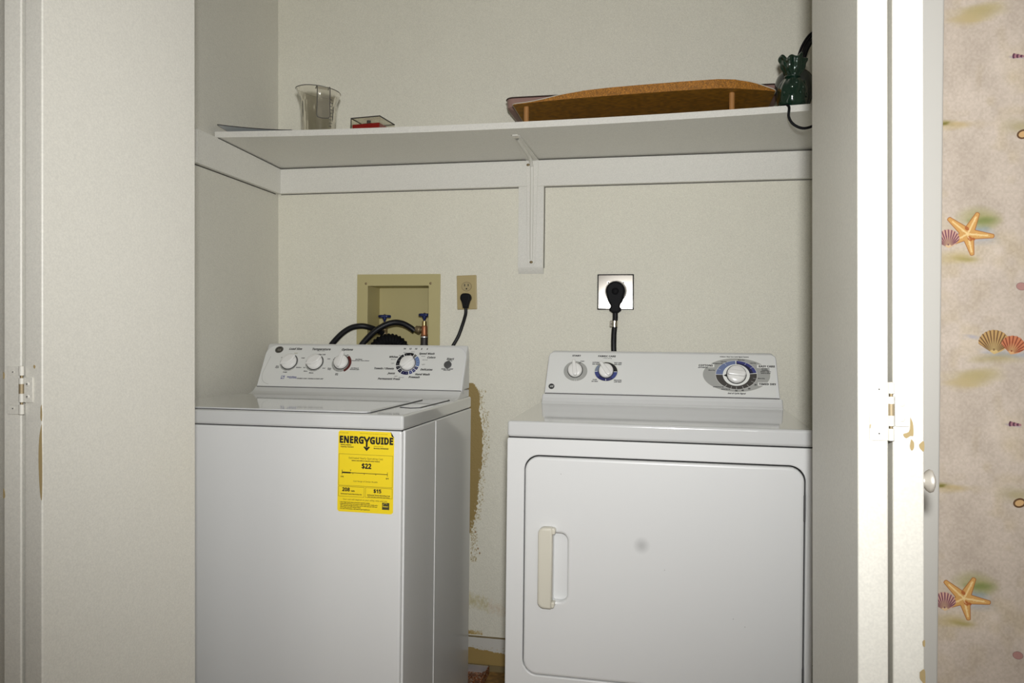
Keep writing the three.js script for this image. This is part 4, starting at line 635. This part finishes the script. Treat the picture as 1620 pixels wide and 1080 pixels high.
// ---------------------------------------------------------------- things on the shelf
{ // clear measuring cup
  const x = -0.749, z = 0.317, y = topAt(x, z); const t = thing('measuring_cup', 'clear plastic measuring cup standing on the left of the shelf', 'measuring cup', [x, y, z], 0.0);
  const h = 0.142, n = 64, m = 12, P = [], I = [];
  const R = (f) => 0.0495 + 0.0060 * f + (f > 0.68 ? 0.0095 * ((f - 0.68) / 0.32) ** 1.6 : 0);
  const wall = (inner) => { const q = []; for (let j = 0; j <= m; j++) for (let i = 0; i <= n; i++) { const f = j / m, a = i / n * Math.PI * 2, lip = Math.max(0, Math.cos(a - Math.PI)) ** 6 * f ** 6; const r = R(f) - inner + lip * 0.007, yy = f * h * (1 - 0.075 * (Math.cos(a) * 0.5 + 0.5) * f) + lip * 0.004 + (inner && !j ? 0.002 : 0); q.push([Math.cos(a) * r, yy, Math.sin(a) * r]); } return q; };
  const mk = (q) => { const g = new THREE.BufferGeometry(); g.setAttribute('position', new THREE.Float32BufferAttribute(q.flat(), 3)); g.setAttribute('uv', new THREE.Float32BufferAttribute(new Array(q.length * 2).fill(0), 2)); const ix = []; for (let j = 0; j < m; j++) for (let i = 0; i < n; i++) { const a = j * (n + 1) + i, b = a + n + 1; ix.push(a, b, a + 1, b, b + 1, a + 1); } g.setIndex(ix); g.computeVertexNormals(); return g; };
  const outer = wall(0);
  const inner = wall(0.0022), N1 = (m + 1) * (n + 1), q2 = [...outer, ...inner, [0, 0.0, 0], [0, 0.003, 0]], ix2 = [];
  for (let j = 0; j < m; j++) for (let i = 0; i < n; i++) { const a = j * (n + 1) + i, b = a + n + 1; ix2.push(a, b, a + 1, b, b + 1, a + 1, N1 + a, N1 + a + 1, N1 + b, N1 + b, N1 + a + 1, N1 + b + 1); }
  for (let i = 0; i < n; i++) { const a = m * (n + 1) + i; ix2.push(a, N1 + a, a + 1, a + 1, N1 + a, N1 + a + 1, 2 * N1, i, i + 1, 2 * N1 + 1, N1 + i + 1, N1 + i); }
  const cg = new THREE.BufferGeometry(); cg.setAttribute('position', new THREE.Float32BufferAttribute(q2.flat(), 3)); cg.setIndex(ix2);
  obj('cup_wall', metric(toCreasedNormals(cg, 0.7)), M.cupSolid, t);
  const rim = outer.slice(m * (n + 1), m * (n + 1) + n).map((p) => V(p)); obj('rim', new THREE.TubeGeometry(new THREE.CatmullRomCurve3(rim.slice(0, n / 2 + 1)), 80, 0.0013, 8), M.cupEdge, t); obj('rim', new THREE.TubeGeometry(new THREE.CatmullRomCurve3([...rim.slice(n / 2), rim[0]]), 80, 0.0009, 8), M.cup, t);
  obj('foot_ring', new THREE.TorusGeometry(0.0495, 0.0014, 8, 48).rotateX(Math.PI / 2).translate(0, 0.0014, 0), M.cupEdge, t);
  // strap handle on the near right: two dark moulded edges and a clear web
  const hg = new THREE.Group(); hg.name = 'handle'; t.add(hg);
  const ang = 0.98, r0 = 0.058, o = [Math.cos(ang), Math.sin(ang)], sd = [Math.sin(ang), -Math.cos(ang)], hw = 0.0185;
  const pt = (rr2, yy, k) => [o[0] * rr2 + sd[0] * k * hw, yy, o[1] * rr2 + sd[1] * k * hw];
  const yt = 0.1265;
  for (const k of [-1, 1]) obj('handle_edge', tube([pt(r0 + 0.002, yt, k), pt(r0 + 0.026, yt + 0.001, k), pt(r0 + 0.034, yt - 0.006, k), pt(r0 + 0.034, yt - 0.05, k), pt(r0 + 0.033, yt - 0.088, k), pt(r0 + 0.031, yt - 0.093, k * 0.8)], 0.0014, 40, 8), M.cupEdge, hg);
  obj('handle_edge', tube([pt(r0 + 0.031, yt - 0.093, -0.8), pt(r0 + 0.031, yt - 0.0945, 0), pt(r0 + 0.031, yt - 0.093, 0.8)], 0.0014, 12, 8), M.cupEdge, hg);
  const web = []; for (const [a, b] of [[r0, yt], [r0 + 0.026, yt + 0.001], [r0 + 0.034, yt - 0.006], [r0 + 0.034, yt - 0.05], [r0 + 0.031, yt - 0.094]]) web.push([pt(a, b, -1), pt(a, b, 1)]);
  const wp = [], wi = []; web.forEach(([a, b]) => wp.push(...a, ...b)); for (let i = 0; i < web.length - 1; i++) wi.push(2 * i, 2 * i + 1, 2 * i + 2, 2 * i + 1, 2 * i + 3, 2 * i + 2); const wg = new THREE.BufferGeometry(); wg.setAttribute('position', new THREE.Float32BufferAttribute(wp, 3)); wg.setAttribute('uv', new THREE.Float32BufferAttribute(new Array(web.length * 4).fill(0), 2)); wg.setIndex(wi); wg.computeVertexNormals();
  obj('handle_web', wg, M.cup, hg);
  // printed scale
  for (let k = 0; k < 9; k++) { const a = 0.42, yy = 0.022 + k * 0.010, r = R(yy / h) + 0.0006; obj('scale_mark', box(-0.0006, 0.0006, yy, yy + 0.0014, -0.005 - (k % 2) * 0.003, 0.003).rotateY(-a).translate(Math.cos(a) * r, 0, Math.sin(a) * r), M.darkGrey, t); }
}
{ // warped grey sheet at the left end
  const t = thing('plastic_sheet', 'thin grey sheet with dark edges lying warped at the left end of the shelf', 'plastic sheet', [-0.92, 1.725, 0.25]);
  const nx = 24, nz = 10, up = (u, v) => topAt(-1.045 + 0.245 * u, 0.12 + 0.262 * v) - 1.725 + 0.0012 + 0.021 * (1 - u) ** 1.5 * v ** 0.7;
  const P = (u, v, dy) => [-1.050 + 0.245 * u + 0.92, up(u, v) + dy, 0.12 + 0.262 * v - 0.25];
  const q = [], ix = []; for (const dy of [0, 0.0022]) for (let j = 0; j <= nz; j++) for (let i = 0; i <= nx; i++) q.push(...P(i / nx, j / nz, dy));
  const id = (l, i, j) => l * (nx + 1) * (nz + 1) + j * (nx + 1) + i; for (let j = 0; j < nz; j++) for (let i = 0; i < nx; i++) { ix.push(id(0, i, j), id(0, i + 1, j), id(0, i, j + 1), id(0, i + 1, j), id(0, i + 1, j + 1), id(0, i, j + 1), id(1, i, j), id(1, i, j + 1), id(1, i + 1, j), id(1, i + 1, j), id(1, i, j + 1), id(1, i + 1, j + 1)); }
  const g = new THREE.BufferGeometry(); g.setAttribute('position', new THREE.Float32BufferAttribute(q, 3)); g.setAttribute('uv', new THREE.Float32BufferAttribute(new Array(q.length / 3 * 2).fill(0), 2)); g.setIndex(ix); g.computeVertexNormals();
  obj('sheet', g, M.mat, t);
  const e = []; for (let j = 0; j <= nz; j++) e.push(P(0, j / nz, 0.0011)); for (let i = 1; i <= nx; i++) e.push(P(i / nx, 1, 0.0014)); for (let j = nz - 1; j >= 0; j--) e.push(P(1, j / nz, 0.0011));
  obj('edge_binding', tube(e, 0.0012, 120, 6), M.matEdge, t);
}
{ // small clear box with a red bottom
  const x = -0.581, z = 0.296, t = thing('small_box', 'small clear plastic box with a red base, turned cornerwise on the shelf', 'box', [x, topAt(x, z), z], -0.12);
  const w = 0.097, d = 0.097, h = 0.0465; const fr = (y0, y1, th, ww) => [box(-ww / 2, ww / 2, y0, y1, ww / 2 - th, ww / 2), box(-ww / 2, ww / 2, y0, y1, -ww / 2, -ww / 2 + th), box(-ww / 2, -ww / 2 + th, y0, y1, -ww / 2 + th, ww / 2 - th), box(ww / 2 - th, ww / 2, y0, y1, -ww / 2 + th, ww / 2 - th)];
  obj('base_tray', [box(-w / 2 + 0.003, w / 2 - 0.003, 0, 0.0275, -d / 2 + 0.003, d / 2 - 0.003, 0.002)], M.red, t, 'red base');
  obj('lid', [...fr(0.004, h, 0.002, w), box(-w / 2, w / 2, h - 0.002, h, -d / 2, d / 2)], M.clear, t, 'clear lid');
  obj('lid_edge', [...fr(h - 0.0022, h + 0.0006, 0.0022, w + 0.0008), box(-w / 2 - 0.0006, -w / 2 + 0.0016, 0.004, h, d / 2 - 0.0016, d / 2 + 0.0006)], M.matEdge, t);
  obj('contents', [box(-0.02, 0.012, 0.0278, 0.0335, 0.0, 0.03, 0.002), cyl(0.006, 0.006, 0.012, 16).translate(0.002, 0.0338, 0.03)], M.darkGrey, t);
}
{ // wooden riser on pegs
  const t = thing('wooden_riser', 'long orange-brown wooden riser board with curved front standing on short pegs', 'riser', [0.235, 1.735, 0.2]);
  const h = 1.7945 - 1.735, X = (x) => x - 0.235, Z = (z) => z - 0.2;
  const fr = [[-0.1472, 0.2985, 0.0015], [-0.10, 0.309, 0.003], [-0.058, 0.3175, 0.0065], [0.0, 0.326, 0.0145], [0.06, 0.332, 0.0200], [0.1295, 0.338, 0.0225], [0.235, 0.346, 0.0235], [0.3385, 0.352, 0.0240], [0.4323, 0.355, 0.0245], [0.48, 0.345, 0.0240], [0.5244, 0.3295, 0.0195], [0.565, 0.3145, 0.0095], [0.588, 0.3025, 0.003], [0.589, 0.27, 0.0015]];
  const zb = 0.02, pos = [], ix = []; fr.forEach(([x, z, th]) => { pos.push(X(x), h, Z(z), X(x), h + th, Z(z) + 0.001, X(x), h, Z(zb), X(x), h + Math.min(th, 0.0165), Z(zb), X(x), h + Math.min(th, 0.0165), Z(0.235)); });
  const under = [], rest = []; for (let i = 0; i < fr.length - 1; i++) { const a = 5 * i, b = a + 5; under.push(a, a + 2, b, b, a + 2, b + 2); rest.push(a, b, a + 1, b, b + 1, a + 1, a + 1, b + 1, a + 4, b + 1, b + 4, a + 4, a + 4, b + 4, a + 3, b + 4, b + 3, a + 3, a + 2, a + 3, b + 2, b + 2, a + 3, b + 3); }
  const l = 5 * (fr.length - 1); rest.push(0, 1, 2, 1, 4, 2, 4, 3, 2, l, l + 2, l + 1, l + 1, l + 2, l + 4, l + 4, l + 2, l + 3);
  const mk = (ii) => { const g = new THREE.BufferGeometry(); g.setAttribute('position', new THREE.Float32BufferAttribute(pos, 3)); g.setIndex(ii); const n = g.toNonIndexed(); n.computeVertexNormals(); return metric(n); };
  obj('board_edge', mk(rest), M.particle, t, 'speckled particle-board edge'); obj('underside', mk(under), M.hardboard, t, 'smooth brown underside');
  const edge = fr.slice(0, 5).map(([x, z, th]) => [X(x), h + th, Z(z) + 0.0015]); obj('pale_edge_line', tube([[X(-0.1472), h + 0.001, Z(0.06)], [X(-0.1475), h + 0.001, Z(0.28)], ...edge], 0.0012, 40, 6), M.ivory, t);  // pale line stands in for the highlight along the left edge
  obj('pale_edge_line', tube(fr.slice(9).map(([x, z, th]) => [X(x), h + th, Z(z) + 0.0015]), 0.0012, 30, 6), M.ivory, t);
  for (const [x, z] of [[-0.111, 0.272], [0.473, 0.306], [-0.108, 0.09], [0.5, 0.09]]) { const y0 = topAt(x, z) - 1.735; obj('leg', cyl(0.0078, 0.0078, h - y0, 20).translate(X(x), (h + y0) / 2, Z(z)), M.peg, t, 'short dowel peg'); }
}
{ // brown tray lying on the riser
  const x0 = -0.187, x1 = 0.616, zf = 0.213, zb = 0.012, y = 1.8118; const t = thing('serving_tray', 'long reddish brown tray with rounded corners lying on top of the wooden riser', 'tray', [(x0 + x1) / 2, y, (zf + zb) / 2]);
  const W = x1 - x0, Dp = zf - zb, ring = (w, d, r, yy) => rr(w, d, r).getPoints(6).slice(0, -1).map((p) => [p.x, yy, p.y]);
  const rows = [ring(W - 0.024, Dp - 0.024, 0.018, 0), ring(W - 0.006, Dp - 0.006, 0.022, 0.006), ring(W - 0.002, Dp - 0.002, 0.024, 0.018), ring(W, Dp, 0.025, 0.0315), ring(W - 0.006, Dp - 0.006, 0.022, 0.0315), ring(W - 0.012, Dp - 0.012, 0.02, 0.009), ring(W - 0.03, Dp - 0.03, 0.016, 0.004)];
  const n = rows[0].length, q = rows.flat(), ix = []; for (let j = 0; j < rows.length - 1; j++) for (let i = 0; i < n; i++) { const a = j * n + i, b = j * n + (i + 1) % n; ix.push(a, a + n, b, b, a + n, b + n); }
  const c0 = q.length; q.push([0, 0, 0], [0, 0.004, 0]); for (let i = 0; i < n; i++) { ix.push(c0, i, (i + 1) % n); const k = (rows.length - 1) * n; ix.push(c0 + 1, k + (i + 1) % n, k + i); }
  const g = new THREE.BufferGeometry(); g.setAttribute('position', new THREE.Float32BufferAttribute(q.flat(), 3)); g.setIndex(ix); const ng = toCreasedNormals(g, 0.7); obj('tray_body', metric(ng), M.tray, t);
  const rr2 = [[0.0005, 0.0300], [0.0030, 0.0318], [0.0005, 0.0345], [-0.0040, 0.0345], [-0.0060, 0.0312]].map(([k, yy]) => ring(W + 2 * k, Dp + 2 * k, 0.025 + k, yy)), rq = rr2.flat(), rx = []; for (let j2 = 0; j2 < rr2.length - 1; j2++) for (let i = 0; i < n; i++) { const a = j2 * n + i, b = j2 * n + (i + 1) % n; rx.push(a, a + n, b, b, a + n, b + n); }
  const rg = new THREE.BufferGeometry(); rg.setAttribute('position', new THREE.Float32BufferAttribute(rq.flat(), 3)); rg.setIndex(rx); obj('rim', metric(toCreasedNormals(rg, 0.9)), M.trayRim, t, 'darker rolled rim');
}
{ // green glazed vase gathered like a tied sack
  const x = 0.624, z = 0.357, t = thing('green_vase', 'glossy dark green vase shaped like a tied sack on the shelf', 'vase', [x, topAt(x, z), z], 0.9);
  const prof = [[0, 0.0], [0.03, 0.0], [0.040, 0.010], [0.0435, 0.03], [0.0425, 0.05], [0.037, 0.068], [0.028, 0.082], [0.0215, 0.09], [0.0215, 0.096], [0.027, 0.106], [0.033, 0.118], [0.0345, 0.131], [0.0385, 0.140], [0.0385, 0.146], [0.033, 0.148], [0.026, 0.140], [0.021, 0.122], [0.015, 0.105], [0.0, 0.10]];
  const c = new THREE.CatmullRomCurve3(prof.map(([a, b]) => new THREE.Vector3(a * 0.86, b * 0.91, 0)), false, 'centripetal'), g = lathe(c.getPoints(90).map((p) => [Math.max(0, p.x), p.y]), 96), p = g.attributes.position;
  for (let i = 0; i < p.count; i++) { const X = p.getX(i), Y = p.getY(i), Z = p.getZ(i), a = Math.atan2(Z, X), up = THREE.MathUtils.smoothstep(Y, 0.082, 0.118), lo = THREE.MathUtils.smoothstep(Y, 0.015, 0.08) * (1 - up); const k = 1 + 0.05 * lo * Math.sin(11 * a + 30 * Y) + 0.07 * (1 - up) * THREE.MathUtils.smoothstep(Y, 0.01, 0.03) * Math.sin(5 * a + 1) * Math.sin(95 * Y + 2 * a) + up * (0.10 * Math.sin(2 * a + 1.1) + 0.10 * Math.sin(7 * a + 0.4) + 0.07 * Math.sin(11 * a + 1.9)); p.setXYZ(i, X * k, Y + up * 0.004 * Math.sin(3 * a + 2.6) + up * 0.004 * Math.sin(7 * a + 2), Z * k); }
  g.computeVertexNormals(); const body = obj('vase_body', g, M.green, t);
  obj('neck_tie', new THREE.TorusGeometry(0.019, 0.0028, 10, 40).rotateX(Math.PI / 2).translate(0, 0.0845, 0), M.green, t);
  for (const [a, y] of [[0.9, 0.062], [1.5, 0.05], [2.0, 0.066], [1.2, 0.035], [1.9, 0.032], [0.5, 0.05]]) { const r = 0.0362 - Math.max(0, y - 0.045) * 0.25; obj('glaze_drop', new THREE.SphereGeometry(0.0065, 16, 12).scale(1, 1.1, 0.6).translate(0, 0, r - 0.001).rotateY(a - 1.57).translate(0, y, 0), M.green, t); }
  const x2 = 0.643, z2 = 0.268, u = thing('glass_globe', 'round smoky glass globe vase standing behind the green vase', 'vase', [x2, topAt(x2, z2), z2]);
  obj('globe', lathe(new THREE.CatmullRomCurve3([[0.0, 0.0], [0.022, 0.0], [0.034, 0.02], [0.0475, 0.055], [0.0525, 0.085], [0.046, 0.115], [0.031, 0.132], [0.024, 0.138], [0.026, 0.142]].map(([a, b]) => new THREE.Vector3(a, b, 0))).getPoints(60).map((p2) => [Math.max(0, p2.x), p2.y]), 56), M.smoke, u);
  obj('rim', new THREE.TorusGeometry(0.026, 0.0018, 8, 40).rotateX(Math.PI / 2).translate(0, 0.142, 0), M.darkGrey, u);
}
{ // coil of black cable, one loop hanging over the shelf edge
  const x = 0.731, z = 0.175, y = topAt(x, z), t = thing('cable_coil', 'coil of black cable with one loop hanging below the shelf', 'cable', [x, y, z]);
  seed = 77; const pts = [];
  for (let k = 0; k < 7; k++) for (let i = 0; i < 16; i++) { const a = i / 16 * Math.PI * 2 - Math.PI / 2, w = 0.068 + 0.003 * Math.sin(k * 2.1) - k * 0.0018, hh = 0.142 - 0.003 * k + 0.003 * Math.sin(k * 1.3); pts.push([w * Math.cos(a), hh + 0.0045 + hh * 0.985 * Math.sin(a), (k - 3) * 0.0078 + (i / 16) * 0.0078 + 0.002 * Math.sin(a * 3 + k)]); }
  obj('coil', tube(pts, 0.0036, 700, 8), M.black, t);
  obj('cable_tie', new THREE.TorusGeometry(0.011, 0.003, 8, 24).scale(1, 1, 2.4).rotateY(Math.PI / 2).translate(-0.064, 0.145, 0), M.black, t);
  const lp = [[0.75, 0.006, 0.185], [0.69, 0.005, 0.19], [0.63, 0.004, 0.203], [0.585, 0.004, 0.24], [0.574, 0.004, 0.31], [0.588, 0.004, 0.365], [0.6085, 0.003, 0.389], [0.6105, -0.006, 0.3945], [0.6095, -0.028, 0.395], [0.617, -0.044, 0.395], [0.631, -0.0555, 0.395], [0.647, -0.0605, 0.395], [0.667, -0.0565, 0.395], [0.690, -0.04, 0.395], [0.705, -0.012, 0.3945], [0.707, 0.003, 0.388], [0.715, 0.005, 0.33], [0.735, 0.006, 0.24]];
  obj('hanging_loop', tube(lp.map(([a, b, c]) => [a - x, b, c - z]), 0.0036, 140, 10), M.black, t);
}
// ---------------------------------------------------------------- rusty channel on the floor between the machines
{
  const t = thing('steel_channel', 'rusted metal channel lying on the floor between washer and dryer', 'metal channel', [-0.31, 0, 0.125]);
  const s = poly([[-0.05, 0], [0.05, 0], [0.05, 0.026], [0.047, 0.026], [0.047, 0.003], [-0.047, 0.003], [-0.047, 0.026], [-0.05, 0.026]]);
  obj('channel', extrude(s, 0.20).translate(0, 0, -0.1), M.rust, t);
  obj('end_flange', box(-0.05, 0.05, 0.003, 0.026, -0.1, -0.096), M.zinc, t);
  seed = 13; for (let k = 0; k < 9; k++) { const r = 0.004 + 0.006 * rnd(); obj('rust_flake', new THREE.IcosahedronGeometry(r, 1).scale(1.3, 0.5, 1).rotateY(rnd() * 6).translate(-0.01 + 0.05 * rnd(), 0.003 + r * 0.4, -0.09 + 0.12 * rnd()), M.rust, t); }
}
// ---------------------------------------------------------------- two unseen windows with glowing blinds, added as fill light
for (const q of FILL_WIN) {
  const o = structGroup('window', q.at); o.rotation.y = Math.atan2(q.face[0], q.face[2]); o.name = `window_${FILL_WIN.indexOf(q) + 1}`;
  const fr = rr(q.w + 0.14, q.h + 0.14, 0.003); fr.holes.push(rr(q.w, q.h, 0.001, 0, 0, THREE.Path));
  obj('added_window_frame', extrude(fr, 0.03, 0.003).translate(0, 0, -0.012), M.doorPaint, o);
  obj('fill_blind', box(-q.w / 2, q.w / 2, -q.h / 2, q.h / 2, -0.01, 0.004), std({ color: 0xffffff, emissive: 0xfffaf0, emissiveIntensity: 0.9 }), o);
}
// ---------------------------------------------------------------- ceiling lamp added as fill light, out of view behind the camera
{
  const t = thing('added_ceiling_lamp', 'added flat white fill lamp on the ceiling in front of the closet', 'ceiling lamp', [FILL_LAMP.x, FILL_LAMP.y, FILL_LAMP.z]);
  obj('housing', box(-FILL_LAMP.w / 2 - 0.02, FILL_LAMP.w / 2 + 0.02, 0.004, CEIL - FILL_LAMP.y, -FILL_LAMP.d / 2 - 0.02, FILL_LAMP.d / 2 + 0.02, 0.006), M.ceiling, t);
  obj('diffuser', box(-FILL_LAMP.w / 2, FILL_LAMP.w / 2, -0.006, 0.006, -FILL_LAMP.d / 2, FILL_LAMP.d / 2, 0.003), std({ color: 0xffffff, emissive: 0xfff3e0, emissiveIntensity: 0.6 }), t);
}

// ---------------------------------------------------------------- render
const renderer = new THREE.WebGLRenderer({ antialias: true });
renderer.toneMapping = THREE.LinearToneMapping;
renderer.toneMappingExposure = EXPOSURE;
renderer.outputColorSpace = THREE.SRGBColorSpace;
renderer.shadowMap.enabled = true;
renderer.render(scene, camera);
